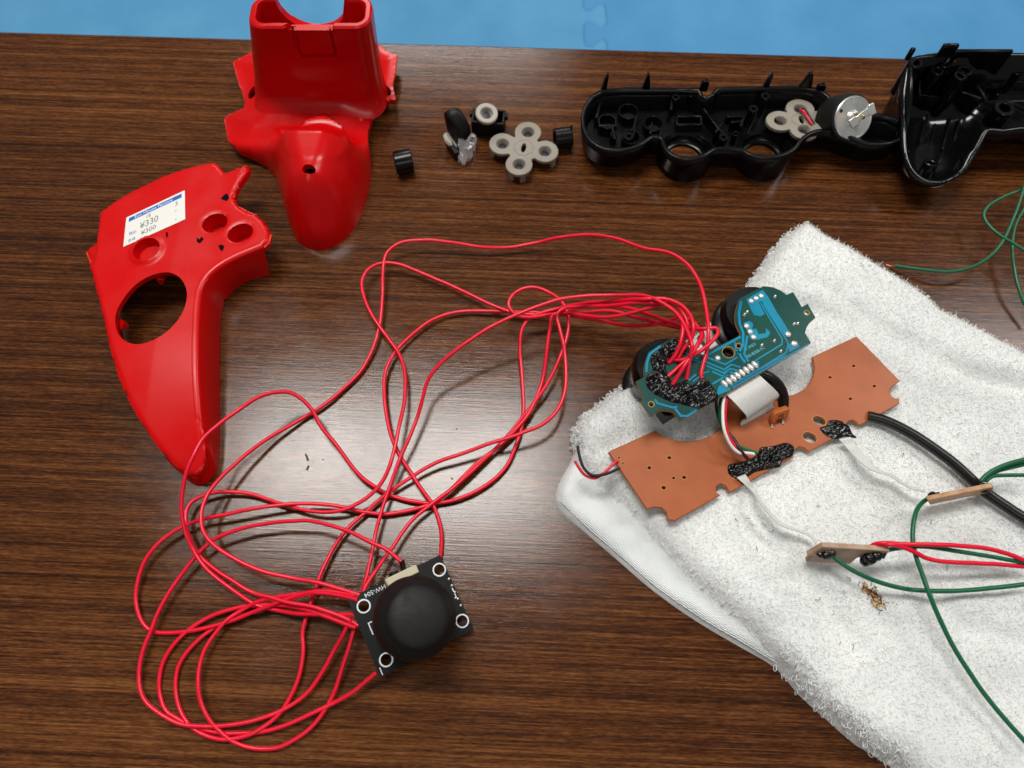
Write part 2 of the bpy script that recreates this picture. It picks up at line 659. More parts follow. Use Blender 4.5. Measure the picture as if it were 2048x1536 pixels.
# ================================================================ towel
tow_px = [(1608, 447), (1640, 470), (1709, 509), (1769, 547), (1829, 583), (1853, 601), (1874, 621), (1919, 644), (1964, 667), (2009, 690), (2048, 714),
          (2110, 745), (2210, 800), (2260, 1000), (2260, 1300), (2160, 1600), (1850, 1620), (1790, 1536), (1720, 1492), (1660, 1440),
          (1602, 1388), (1560, 1338), (1480, 1290), (1400, 1243), (1310, 1180), (1240, 1120), (1170, 1060),
          (1120, 1016), (1112, 985), (1128, 945), (1148, 905), (1142, 876), (1152, 848), (1180, 820), (1225, 785),
          (1262, 762), (1330, 715), (1400, 660), (1480, 590), (1512, 545), (1545, 500), (1580, 462)]
tow = spline(PL(tow_px, 3.0), 4.0, True)[:, :2]
hem_px = [(1150, 905), (1200, 960), (1262, 1010), (1295, 1052), (1335, 1095), (1400, 1165), (1480, 1232), (1550, 1300),
          (1595, 1352), (1640, 1400), (1700, 1450), (1760, 1510), (1850, 1620), (2260, 1620), (2260, 700), (1608, 380),
          (1400, 600), (1200, 760), (1120, 860)]
hem = spline(PL(hem_px, 9.0), 5.0, True)[:, :2]
crease = [PL(q, 15)[:, :2] for q in ([(1470, 620), (1600, 600), (1720, 640), (1850, 720), (2060, 770)],
                                     [(1640, 560), (1800, 660), (1960, 740), (2080, 770)],
                                     [(1880, 1200), (1950, 1260), (2080, 1290)],
                                     [(1190, 905), (1250, 870), (1330, 850)],
                                     [(1500, 1010), (1640, 1180), (1720, 1290)])]


def smooth(a, b, x):
    t = np.clip((x - a) / (b - a), 0, 1)
    return t * t * (3 - 2 * t)


_VN = np.random.default_rng(3).uniform(-1, 1, (256, 256))


def vnoise(v, s, seed=0.0):
    """Value noise, roughly -1..1."""
    x, y = v[:, 0] * s * 1.3 + seed * 17.3 + 500, v[:, 1] * s * 1.3 + seed * 5.1 + 500
    i, j = np.floor(x).astype(int), np.floor(y).astype(int)
    a, b = x - i, y - j
    a, b = a * a * (3 - 2 * a), b * b * (3 - 2 * b)
    g = lambda p, q_: _VN[p % 256, q_ % 256]
    return (g(i, j) * (1 - a) + g(i + 1, j) * a) * (1 - b) + (g(i, j + 1) * (1 - a) + g(i + 1, j + 1) * a) * b


def signed(poly, v):
    d = dist_poly(poly, v)
    return np.where(inside(poly, v), d, -d)


def towel_z(v, bumps=True):
    d = signed(tow, v)
    dh = signed(hem, v)
    e = np.clip(d / 3.6, 0, 1)
    z = 4.0 * np.sqrt(1 - (1 - e) ** 2)
    e2 = np.clip(np.minimum(dh, d - 1.5) / 9.0, 0, 1)
    z = z + 7.5 * np.sqrt(1 - (1 - e2) ** 2) * (d > 0)
    for i, c in enumerate(crease):
        dc = dist_poly(c, v, False)
        z = z - (1.7 if i in (0, 1) else 1.3) * np.exp(-(dc / 3.2) ** 2) * e + .8 * np.exp(-((dc - 7) / 4.5) ** 2) * e
    if bumps:
        z = z + e * (.75 * vnoise(v, .045, 3.3) + .35 * vnoise(v, .13, 8.1)) + .22 * e2 * vnoise(v, .45, 1.7)
    return z * (d > 0) + np.minimum(d, 0)


towel = thing('towel', 'white terry towel with a knit hem lying under the circuit boards', 'towel', (*P(1700, 1000)[:2], 0))
tv, tf = cdt(tow, h=1.7, hb=1.7)
tz = towel_z(tv)
tz = np.maximum(tz, .05)
cloth_m = mat('towel_cloth', (226, 228, 227), .9, bump=(560, .55, .75), sheen=.3, var=(22, (208, 211, 210), .40, .70))
mesh('cloth', (np.column_stack([tv, tz]), [tuple(t) for t in tf]), cloth_m, towel, sharp=80)

# knit rows of the hem: fine ribs that follow its edge, joined into one part
hem_line = PL([(1118, 1008), (1170, 1058), (1240, 1118), (1310, 1178), (1400, 1241), (1480, 1288), (1556, 1334)], 0)
hl = spline(hem_line, .8)
ribs = []
nrm2 = np.gradient(hl[:, :2], axis=0)
nrm2 /= np.linalg.norm(nrm2, axis=1)[:, None]
nrm2 = np.stack([-nrm2[:, 1], nrm2[:, 0]], 1)
for k in range(28):
    q = hl[:, :2] + nrm2 * (.4 + k * .52)
    zq = towel_z(q) - .10
    ok = (signed(hem, q) < .2) & (signed(tow, q) > .2)
    idx = np.where(ok)[0]
    if len(idx) < 8:
        continue
    wob = .1 * np.sin(np.arange(len(idx)) * 2.4 + k * math.pi)
    pth = np.column_stack([q[idx] + nrm2[idx] * wob[:, None], zq[idx]])
    ribs.append(tube(pth, .27, 5))
knit = mesh('knit_hem', join(*ribs), mat('knit_cotton', (218, 222, 222), .9, bump=(2600, .15, .1), sheen=.2), towel, sharp=80)

# terry pile
def fibres(base, nrm, length, rad, curl, segs=2):
    n = len(base)
    lean = RNG.normal(size=(n, 3)) * np.array((1.5, 1.5, .3))
    d = nrm + lean
    d /= np.linalg.norm(d, axis=1)[:, None]
    bend = RNG.normal(size=(n, 3)) * curl[:, None]
    t = np.linspace(0, 1, segs + 1)
    pts = base[:, None] + d[:, None] * (length[:, None, None] * t[None, :, None]) \
        + bend[:, None] * (t ** 2)[None, :, None]
    return pts


def strand_mesh(pts, rad):
    n, m = pts.shape[:2]
    t = np.gradient(pts, axis=1)
    t /= np.maximum(np.linalg.norm(t, axis=2, keepdims=True), 1e-9)
    a = np.cross(t, np.array((.31, .52, .79)))
    a /= np.maximum(np.linalg.norm(a, axis=2, keepdims=True), 1e-9)
    b = np.cross(t, a)
    ring = [pts + rad[:, None, None] * (math.cos(w) * a + math.sin(w) * b) for w in (0, 2.094, 4.189)]
    V = np.stack(ring, 2).reshape(-1, 3)
    base = (np.arange(n) * m * 3)[:, None]
    tri = []
    for i in range(m - 1):
        for k in range(3):
            p0, p1 = i * 3 + k, i * 3 + (k + 1) % 3
            tri += [(p0, p1, p1 + 3), (p0, p1 + 3, p0 + 3)]
    T = (base[:, None] + np.array(tri)[None]).reshape(-1, 3)
    return V, T


def ribbon_strands(pts, wid):
    n, m = pts.shape[:2]
    sd = RNG.normal(size=(n, 1, 3)) * np.array((1, 1, .4))
    t = np.gradient(pts, axis=1)
    sd = np.cross(t, sd)
    sd /= np.maximum(np.linalg.norm(sd, axis=2, keepdims=True), 1e-9)
    V = np.stack([pts - sd * wid[:, None, None], pts + sd * wid[:, None, None]], 2).reshape(-1, 3)
    tri = []
    for i in range(m - 1):
        a = i * 2
        tri += [(a, a + 1, a + 3), (a, a + 3, a + 2)]
    T = ((np.arange(n) * m * 2)[:, None, None] + np.array(tri)[None]).reshape(-1, 3)
    return V, T


def towel_normal(q):
    z0 = towel_z(q)
    zx = towel_z(q + np.array((.6, 0)))
    zy = towel_z(q + np.array((0, .6)))
    n = np.column_stack([-(zx - z0) / .6, -(zy - z0) / .6, np.ones(len(q))])
    n /= np.linalg.norm(n, axis=1)[:, None]
    return z0, n


SCORCH = [mat('scorch_' + n_, c_, .95) for n_, c_ in (('tan', (196, 160, 108)), ('ochre', (170, 118, 58)), ('pale', (206, 186, 152)))]
NF = 85000
mn, mx = tow.min(0), np.minimum(tow.max(0), P(2120, 900)[:2] + np.array((0, 400)))
q = RNG.uniform(mn, mx, size=(NF * 3, 2))
q = q[inside(tow, q)]
q = q[(signed(hem, q) > .2) & (q[:, 1] > -32)][:NF]
z0, nr = towel_normal(q)
nr[:, :2] = np.clip(nr[:, :2], -1.2, 1.2)
burn_c = P(1757, 1192, 14)[:2]
dvec = (q - burn_c) @ np.array(((.8, .6), (-.6, .8))).T
burn = np.zeros(len(q), bool)
ln = RNG.uniform(.6, 1.5, len(q))
pts = fibres(np.column_stack([q, z0 - .2]), nr, ln, None, RNG.uniform(.2, .6, len(q)), 2)
pile_m = mat('towel_pile', (248, 249, 247), .9, sheen=.1, var=(18, (239, 240, 237), .45, .75))
_nt = pile_m.node_tree                       # cotton lets half of the light through
_pb, _out = _nt.nodes['Principled BSDF'], _nt.nodes['Material Output']
_tr, _mx = _nt.nodes.new('ShaderNodeBsdfTranslucent'), _nt.nodes.new('ShaderNodeMixShader')
_tr.inputs[0].default_value = lin((250, 251, 250))
_mx.inputs[0].default_value = .5
_nt.links.new(_pb.outputs[0], _mx.inputs[1])
_nt.links.new(_tr.outputs[0], _mx.inputs[2])
_nt.links.new(_mx.outputs[0], _out.inputs[0])
v_, t_ = ribbon_strands(pts[~burn], RNG.uniform(.06, .12, (~burn).sum()))
pile = fast_mesh('pile', v_, t_, pile_m, towel, False)
pile['kind'] = 'stuff'
rot_ = np.array(((.8, .6), (-.6, .8)))
for k in range(26):                          # ochre stain: small flat patches that hug the cloth
    c_ = burn_c + (RNG.normal(size=2) * np.array((1.3, 2.3))) @ rot_
    r_ = RNG.uniform(.35, 1.0)
    a_ = np.linspace(0, 2 * math.pi, 14, endpoint=False)
    o_ = c_ + np.stack([np.cos(a_), np.sin(a_)], 1) * (r_ * RNG.uniform(.6, 1.25, 14))[:, None]
    o_ = np.vstack([o_, c_[None]])
    V_ = np.column_stack([o_, towel_z(o_) + .16 + .004 * k])
    st_m = mesh('scorch_stain', (V_, [(q_, (q_ + 1) % 14, 14) for q_ in range(14)]), SCORCH[k % 3], towel, flat=True)
bq = burn_c + (RNG.normal(size=(60, 2)) * np.array((1.4, 2.3))) @ rot_
bz, bn3 = towel_normal(bq)
bpts = fibres(np.column_stack([bq, bz + .35]), bn3, RNG.uniform(.5, 1.3, len(bq)), None, RNG.uniform(.3, .7, len(bq)), 2)
pts = bpts
burn = np.ones(len(pts), bool)
v_, t_ = strand_mesh(pts, RNG.uniform(.09, .17, burn.sum()))
bp_ = fast_mesh('scorched_pile', v_, t_, mat('scorched_cotton', (96, 60, 26), .9, var=(420, (46, 26, 12), .45, .58)), towel)
bp_['kind'] = 'stuff'
bp_['label'] = 'brown scorched patch of towel pile'

# longer loops along the frayed edges
LP = []
for line, per_mm, big in (([(1612, 446), (1580, 460), (1545, 498), (1512, 543), (1488, 580)], 4.0, 1.0),
                          ([(1262, 762), (1225, 785), (1180, 820), (1152, 848), (1142, 876), (1148, 905)], 5.0, 1.2),
                          ([(1545, 1325), (1602, 1386), (1660, 1438), (1720, 1490), (1800, 1545)], 5.5, 1.35),
                          ([(1890, 655), (1905, 662), (1925, 672)], 1.5, .8)):
    pl = spline(PL(line, 2), .5)
    for _ in range(int(len(pl) * .42 * per_mm)):
        p = pl[RNG.integers(len(pl))].copy()
        i = RNG.uniform(0, 3.4 if big < 1.3 else 8.0)
        cen = P(1650, 950)[:2]
        dr = cen - p[:2]
        dr /= np.linalg.norm(dr)
        b = p[:2] + dr * i
        z = max(float(towel_z(b[None])[0]), .3)
        out = np.array((-dr[0], -dr[1], .15)) + RNG.normal(size=3) * .45
        out /= np.linalg.norm(out)
        sd = np.cross(out, RNG.normal(size=3))
        sd /= np.linalg.norm(sd)
        L_, W_ = RNG.uniform(.6, 1.7) * big, RNG.uniform(.25, .6) * big
        a = np.linspace(0, 2 * math.pi * RNG.uniform(.7, .98), 9)
        lp = np.array((*b, z)) + out * (L_ * (1 - np.cos(a)) / 2)[:, None] + sd * (W_ * np.sin(a))[:, None]
        lp[:, 2] = np.maximum(lp[:, 2], .2)
        LP.append(lp)
v_, t_ = strand_mesh(np.array(LP), RNG.uniform(.10, .15, len(LP)))
lo = fast_mesh('edge_loops', v_, t_, mat('loop_cotton', (240, 242, 242), .9), towel)
lo['kind'] = 'stuff'
# grey lint caught in the pile
LN = []
for px, py in ((1200 + 275, 1040), (1506, 1047), (1513, 1094), (1533, 1047), (1547, 1063), (1345, 858), (1500, 1035), (1645, 1198),
               (1690, 1186), (1703, 1156), (1867, 1043), (1897, 1130), (1640, 1008), (1810, 905), (1715, 1290), (1686, 1285), (1920, 866)):
    b = P(px, py, 14)
    b[2] = float(towel_z(b[None, :2])[0]) + 1.2
    a = RNG.uniform(0, 6.3)
    t = np.linspace(-1, 1, 9)
    LN.append(b + np.outer(t * RNG.uniform(.4, .9), (math.cos(a), math.sin(a), .1)) + np.outer(t ** 2, RNG.normal(size=3) * .4))
v_, t_ = strand_mesh(np.array(LN), np.full(len(LN), .12))
fast_mesh('lint', v_, t_, mat('grey_lint', (112, 110, 105), .9), towel)['kind'] = 'stuff'
TZ = 14.0
# ================================================================ red stand half with box and long nose
def ztable(vals, v):
    return np.interp(v, [a for a, _ in vals], [b for _, b in vals])


sa_px = [(505, 112), (488, 120), (470, 130), (477, 158), (486, 186), (493, 206), (491, 222), (473, 231), (454, 241),
         (456, 262), (460, 288), (478, 304), (505, 312), (528, 322), (546, 345), (556, 380), (566, 415), (578, 450),
         (596, 476), (630, 487), (664, 478), (694, 455), (716, 420), (730, 380), (738, 340), (739, 305), (737, 275),
         (744, 244), (757, 220), (770, 209), (780, 206), (791, 207), (790, 192), (786, 178), (791, 148), (795, 117), (778, 111),
         (757, 94), (700, 92), (600, 95)]
sa = PL(sa_px, 5.0)[:, :2]
sa_s = np.vstack([sa[:13], spline(PL(sa_px, 5.0), 1.0)[:, :2][0:0], spline(np.column_stack([sa[13:28], np.zeros(15)]), 1.2)[:, :2], sa[28:]])
nose_y1, nose_y0 = P(620, 250, 10)[1], P(620, 330, 10)[1]
pad_c = P(632, 276, 24)[:2]
box_front = P(620, 207, 10)[1]


def stand_z(v):
    d = dist_poly(sa_s, v)
    wn = 1 - smooth(nose_y0, nose_y1, v[:, 1])          # 1 on the nose
    fl = 7.0 + 2.2 * smooth(0, 14, d) + 1.0 * smooth(box_front - 14, box_front, v[:, 1]) * smooth(2, 12, d)
    # left arm: rounded lower lip
    k = np.clip(d / 15.5, 0, 1)
    tip = smooth(P(620, 487, 0)[1], P(620, 400, 10)[1], v[:, 1])
    nz = (19 + 10 * tip) * np.maximum(1 - (1 - k) ** 2, 0) ** .68
    ridge = np.clip(d / 13, 0, 1)
    body = 9 + 13.5 * smooth(5, 17, d)                      # the nose root rises out of the flat shoulders
    up = body * (1 - wn) + nz * wn
    cx = np.abs(v[:, 0] - P(630, 260, 14)[0])
    core = (1 - smooth(14.5, 25, cx)) * (1 - smooth(pad_c[1] - 6, pad_c[1] + 10, v[:, 1]))
    z = fl * (1 - np.maximum(core, wn)) + up * np.maximum(core, wn)
    # thumb pad: round step whose upper rim stands proud and that fades into the nose
    e = np.hypot((v[:, 0] - pad_c[0]) / 13.2, (v[:, 1] - pad_c[1]) / 15.0)
    yy = v[:, 1] - pad_c[1]
    arch = yy + .03 * (v[:, 0] - pad_c[0]) ** 2
    pl_ = 22.8 - .05 * yy - .012 * (v[:, 0] - pad_c[0]) ** 2 - .9 * np.exp(-((arch - 3.0) / 1.8) ** 2) - .9 * np.exp(-((arch - 8.5) / 1.8) ** 2)
    m_ = 1 - smooth(.84, 1.0, e)
    z = z * (1 - m_) + .5 * (z + pl_ + np.sqrt((z - pl_) ** 2 + 5.0)) * m_
    return z


stand = thing('red_stand_shell', 'red plastic shell half with a tall open box and a long rounded nose', 'plastic shell',
              (*P(625, 250)[:2], 0))
holes_a = [circle(*P(622, 350, 25)[:2], 2.5, 16, 1.9), circle(*P(503, 180, 9)[:2], 1.7, 14, 3.2, R(-16)),
           circle(*P(772, 175, 9)[:2], 1.8, 14, 3.2, R(22)), circle(*P(629, 217, 13)[:2], .8, 10), circle(*P(657, 218, 13)[:2], .9, 10)]
v2, f2 = cdt(sa_s, holes_a, .95, hb=.9, rings=[circle(pad_c[0], pad_c[1], 13.2 * q_, 110, 15.0 * q_) for q_ in (.88, .92, .96, 1.01)])
zz = stand_z(v2)
body_v, body_f = solid(v2, f2, stand_z, lambda q: np.maximum(stand_z(q) - 2.6, .05))
# ragged saw marks along the cut rims
nb = len(v2)
db = dist_poly(sa_s, v2)
rag = np.array([noise.noise_vector(Vector((p[0] * .9, p[1] * .9, 1.3))) for p in v2]) * .22
cutm = (db < .05) & (v2[:, 1] > P(620, 330)[1])
body_v[:nb][cutm] += rag[cutm]
mesh('body', (body_v, body_f), M['red_gloss'], stand, sharp=50)
# pale saw-cut edges: thin strips on the rim of the arms
for seg in ([(470, 130), (477, 158), (486, 186), (493, 206)], [(491, 222), (473, 231), (454, 241), (456, 262), (460, 288)],
            [(744, 244), (757, 220), (770, 209), (781, 206)], [(795, 117), (791, 148), (786, 178), (791, 205)]):
    p = spline(np.column_stack([PL(seg, 5.0)[:, :2], np.zeros(len(seg))]), .6)
    z = stand_z(p[:, :2] + 0)
    p[:, 2] = z - .5
    p += np.array([noise.noise_vector(Vector(q_ * 1.3)) for q_ in p]) * .35
    mesh('sawn_edge', tube(p, np.abs(.24 + .2 * np.array([noise.noise(Vector(q_ * .8)) for q_ in p])) + .1, 6), M['red_cut'], stand)

# the box: a ring of wall with a half-round cut in its far side
bl, br_ = P(508, 205, 10), P(763, 203, 10)
tl, tr = P(493, 58, 50), P(741, 52, 50)
yf0, yf1 = (bl[1] + br_[1]) / 2, (tl[1] + tr[1]) / 2
DEP = 17.0


def rrect(x0, x1, y0, y1, r, n=10):
    out = []
    for cx, cy, a0 in ((x1 - r, y0 + r, -90), (x1 - r, y1 - r, 0), (x0 + r, y1 - r, 90), (x0 + r, y0 + r, 180)):
        for k in range(n):
            a = R(a0 + 90 * k / (n - 1))
            out.append((cx + r * math.cos(a), cy + r * math.sin(a)))
    return np.array(out)


def ring_at(t, off, fl=0.0):
    x0, x1 = bl[0] + (tl[0] - bl[0]) * t, br_[0] + (tr[0] - br_[0]) * t
    y0 = yf0 + (yf1 - yf0) * t
    o = rrect(x0 - off - fl * .1, x1 + off + fl * .2, y0 - off - fl, y0 + DEP + off, 6.0 + off + fl * .35)
    return o


base_ring = ring_at(0, 0)
NSEG = 520


def even(loop, n):
    lp = np.vstack([loop, loop[:1]])
    s = np.concatenate([[0], np.cumsum(np.hypot(*np.diff(lp, axis=0).T))])
    t = np.linspace(0, s[-1], n, endpoint=False)
    return np.stack([np.interp(t, s, lp[:, 0]), np.interp(t, s, lp[:, 1])], 1)


lv = [(0.0, .31), (.012, .3), (.035, .25), (.07, .2), (.12, .15), (.18, .1), (.25, 0), (.5, 0), (.632, 0), (.642, 0), (.652, 0), (.662, 0), (.672, 0), (.75, 0), (.93, .1), (.975, -.1), (1.0, -.9)]
flare = {0.0: 6.5, .012: 5.0, .035: 3.4, .07: 2.0, .12: .9, .18: .3}
outer_r = [even(ring_at(t, o, flare.get(t, 0.0)), NSEG) for t, o in lv]
inner_lv = [(1.0, -2.3), (.97, -3.0), (.6, -3.0), (.2, -3.0)]
inner_r = [even(ring_at(t, o), NSEG) for t, o in inner_lv]
cxu = P(622, -18, 50)[0]


def cut_z(pt, z, t):
    y_mid = yf0 + (yf1 - yf0) * t + DEP * .5
    dx = pt[:, 0] - cxu
    lim = np.where(pt[:, 1] > y_mid, np.where(np.abs(dx) < 13, 49.3 - np.sqrt(np.maximum(13.2 ** 2 - dx ** 2, 0)), 99), 99)
    fr = (pt[:, 1] < y_mid - 4) & (np.abs(pt[:, 0] - P(621, 64, 49)[0]) < 8.4)
    lim = np.where(fr, 48.6, lim)
    return np.minimum(z, lim)


rings, zs = [], []
gx0, gx1 = P(584, 66, 48.6)[0], P(659, 66, 48.6)[0]
for (t, o), rg in zip(lv + inner_lv, outer_r + inner_r):
    z = 10 + 40 * t if t > .005 else 9.0
    if (t, o) == (.975, -.1):
        z = 49.3
    if (t, o) == (.97, -3.0):
        z = 49.0
    rg = rg.copy()
    if o > -2 and t > .3:                                # moulded groove round the latch
        fr = rg[:, 1] < yf0 + (yf1 - yf0) * t + 3
        xs = np.minimum(np.abs(rg[:, 0] - gx0 - .8 * (1 - t)), np.abs(rg[:, 0] - gx1 + .8 * (1 - t)))
        g_ = (xs < .34) & (t > .64)
        if .64 < t < .67:
            g_ |= (rg[:, 0] > gx0) & (rg[:, 0] < gx1)
        rg[:, 1] += np.where(fr & g_, 1.0, 0.0)
    zq_ = np.full(NSEG, z) if t > .005 else stand_z(rg) - .4
    if .005 < t < .15:                                   # the foot of the wall settles on the uneven flange
        zq_ = zq_ + (np.minimum(stand_z(rg), 10.5) - 10.0) * (1 - t / .15)
    rings.append(np.column_stack([rg, cut_z(rg, zq_, t)]))
VV = np.vstack(rings)
FF = []
for i in range(len(rings) - 1):
    for k in range(NSEG):
        a, b = i * NSEG + k, i * NSEG + (k + 1) % NSEG
        FF.append((a, b, b + NSEG, a + NSEG))
mesh('box_wall', (VV, FF), M['red_gloss'], stand, sharp=40)
yw = lambda z: yf0 + (yf1 - yf0) * (z - 10) / 40
for k in range(4):
    p = P(600 + 15 * k, 81, 45.5)
    mesh('pimple', ball((p[0], yw(45.0) + .05, 45.0), .35, 8, 5), M['red'], stand)
p = P(719, 231, 10)
p[2] = float(stand_z(p[None, :2])[0])
mesh('gate_mark', ball(p, 1.0, 10, 6, .5), M['red_cut'], stand)

# ================================================================ red face plate with sticker
fb_px = [(428, 321), (440, 333), (448, 344), (470, 338), (492, 332), (500, 338), (494, 350), (484, 362), (474, 378), (467, 396),
         (476, 411), (492, 420), (514, 429), (531, 446), (540, 465), (536, 484), (525, 493), (498, 504), (470, 516),
         (440, 533), (418, 552), (405, 574), (400, 600), (397, 650), (396, 700), (397, 760), (402, 830), (408, 890),
         (408, 925), (398, 946), (382, 950), (362, 941), (330, 912), (290, 858), (252, 790), (226, 720), (208, 650),
         (196, 600), (182, 548), (168, 505), (157, 487), (172, 474), (191, 464), (193, 424), (225, 400), (262, 378), (330, 345), (380, 331)]


def face_z0(px, py):
    t = np.clip((py - 660) / 300.0, 0, 1.3)
    return 16.5 - 9.0 * t ** 1.9 - .012 * np.maximum(330 - px, 0)


fb3 = np.array([P(a, b, float(face_z0(a, b))) for a, b in fb_px])
fb = fb3[:, :2]
_ax = np.array([(p[0], p[1]) for p in fb3])


def face_z(v):
    # world version of face_z0: bend towards the tip, slight fall to the left
    y1, y0 = P(400, 660, 16)[1], P(400, 960, 9)[1]
    t = np.clip((y1 - v[:, 1]) / (y1 - y0), 0, 1.3)
    z = 16.5 - 9.0 * t ** 2
    z = z - .06 * np.maximum(P(330, 600, 16)[0] - v[:, 0], 0)
    # smooth the bend
    return z


tab_line = PL([(191, 464), (193, 424)], 16)[:, :2]
well_a = (P(430, 447, 16)[:2], 5.0, 4.3, R(30))
well_b = (P(481, 467, 16)[:2], 5.0, 4.2, R(30))
well_c = (P(294, 500, 16)[:2], 5.2, 5.0, R(30))


def inwell(v, w):
    c, rx, ry, a = w
    d = v - c
    x, y = d[:, 0] * math.cos(a) + d[:, 1] * math.sin(a), -d[:, 0] * math.sin(a) + d[:, 1] * math.cos(a)
    return np.hypot(x / rx, y / ry)


def faceplate_z(v):
    z = face_z(v)
    d = dist_poly(fb, v)
    e = np.clip(d / 1.6, 0, 1)
    z = z - 1.1 * (1 - np.sqrt(np.maximum(1 - (1 - e) ** 2, 0)))
    for w, dep in ((well_a, 7.0), (well_b, 7.5), (well_c, 3.2)):
        q_ = inwell(v, w)
        z = z - dep * (1 - smooth(.84, .97, q_)) - .3 * np.exp(-((q_ - 1.02) / .07) ** 2)
    q_ = inwell(v, well_c)
    z = z + 1.0 * (1 - smooth(1.0, 1.35, q_)) * (1 - (1 - smooth(.84, .97, q_)))
    # low tab at the far left
    t = P(192, 445, 16)[:2]
    z = z - 4.5 * (1 - smooth(t[0] - 1.2, t[0] + .4, v[:, 0] + .12 * (v[:, 1] - t[1]))) * smooth(P(160, 530, 16)[1], P(160, 500, 16)[1], v[:, 1])
    # raised shoulder along the broken upper right corner
    s = P(466, 365, 16)[:2]
    z = z + 1.0 * smooth(s[0] - 5, s[0] + 6, v[:, 0] + .2 * (v[:, 1] - s[1])) * smooth(P(460, 420, 16)[1], P(460, 385, 16)[1], v[:, 1])
    return z


plate_r = thing('red_face_plate', 'flat red plastic plate with price sticker, round hole and tapering tip', 'plastic shell',
                (*P(330, 640)[:2], 0))
big = PZ([(297, 400), (310, 330), (370, 232), (450, 152), (550, 102), (650, 86), (722, 110), (770, 170), (785, 240), (766, 330),
          (720, 410), (640, 490), (540, 545), (440, 562), (370, 540), (318, 488)], 140, 520, 3.339, 16)
big = spline(big, 1.0, True)[:, :2]
slot_b = circle(*(well_b[0] + np.array((2.2, -1.2))), 1.6, 10, 2.0)
slot_a = circle(*(well_a[0] + np.array((2.6, -2.2))), .9, 10)
fb_s = np.vstack([fb[:17], spline(np.column_stack([fb[16:40], np.zeros(24)]), 1.2)[1:-1, :2], fb[40:]])
rg_ = [circle(w[0][0], w[0][1], w[1] * q_, 44, w[2] * q_, w[3]) for w in (well_a, well_b, well_c) for q_ in (.83, .88, .92, .98)]
v2, f2 = cdt(fb_s, [big], .9, hb=.9, rings=rg_)
nb = len(v2)
V, F_ = solid(v2, f2, faceplate_z, lambda q: faceplate_z(q) - 2.2)
db = dist_poly(fb_s, v2)
jag = db < .05
jn = np.array([noise.noise_vector(Vector((p[0] * .8, p[1] * .8, 4.0))) for p in v2])
amp = np.where((v2[:, 0] > P(455, 400, 16)[0]) & (v2[:, 1] > P(440, 500, 16)[1]), .9, .25)
amp = np.where(v2[:, 0] < P(235, 560, 16)[0], .4, amp)
amp = np.where(dist_poly(np.vstack([fb[16:34]]), v2, False) < 1.2, 0.0, amp)
V[:nb][jag] += (jn * amp[:, None])[jag] * np.array((1, 1, .4))
mesh('face', (V, F_), M['red'], plate_r, sharp=48)

# side wall below the right edge, down to the table
rim_px = fb_px[16:33]
foot_px = [(540, 550), (512, 557), (486, 567), (466, 582), (452, 600), (444, 622), (440, 670), (439, 720), (439, 780), (439, 850), (438, 905),
           (432, 942), (414, 965), (394, 971), (378, 963), (362, 944), (334, 914)]
rim = spline(np.array([P(a, b, float(face_z0(a, b))) for a, b in rim_px]), 1.2)
foot = spline(PL(foot_px, 0.4), 1.2)


def even3(p, n):
    s = np.concatenate([[0], np.cumsum(np.linalg.norm(np.diff(p, axis=0), axis=1))])
    t = np.linspace(0, s[-1], n)
    return np.stack([np.interp(t, s, p[:, i]) for i in range(3)], 1)


NW = 150
rim, foot = even3(rim, NW), even3(foot, NW)
rim[:, 2] = face_z(rim[:, :2]) - 1.25
rows = []
out = foot - rim
out[:, 2] = 0
tg = np.gradient(rim, axis=0)
nr_ = np.stack([tg[:, 1], -tg[:, 0], np.zeros(NW)], 1)
nr_ *= np.sign((nr_ * out).sum(1))[:, None]
out = nr_ / np.maximum(np.linalg.norm(nr_, axis=1, keepdims=True), 1e-6)
for ins, dz in ((2.6, -.05), (2.0, .06), (1.2, .04), (.6, -.1), (.15, -.42), (-.15, -.9)):
    f_ = 1 - smooth(.68, .78, np.arange(NW) / NW)
    p = rim - out * (ins * f_)[:, None]
    p[:, 2] = face_z(p[:, :2]) + dz * f_ - 1.3 * (1 - f_)
    rows.append(p)
for t in (.06, .12, .2, .4, .6, .8, 1):
    p = rim * (1 - t) + foot * t
    p = p + out * (.6 * math.sin(math.pi * min(t * 1.2, 1)) + .15 * (1 - t))
    rows.append(p)
VV = np.vstack(rows)
FF = [(i * NW + k, i * NW + k + 1, (i + 1) * NW + k + 1, (i + 1) * NW + k) for i in range(len(rows) - 1) for k in range(NW - 1)]
mesh('side_wall', (VV, FF), M['red'], plate_r, sharp=70)
# left rim drops a little too, so that the plate stands on the table
lr = np.array([P(a, b, float(face_z0(a, b))) for a, b in fb_px[30:41]])
lr = even3(spline(lr, 1.2), 80)
lr[:, 2] = faceplate_z(lr[:, :2]) - .4
lf = lr.copy()
lf[:, 0] += 1.5
lf[:, 2] = np.maximum(lr[:, 2] - 9, .3)
lf[:25, 2] = .3
mesh('inner_rib', (np.vstack([lr + np.array((1.2, 0, -.6)), lf]), [(k, k + 1, 81 + k, 80 + k) for k in range(79)]), M['red'], plate_r, mods=[SOL(1.4, 0, False)])
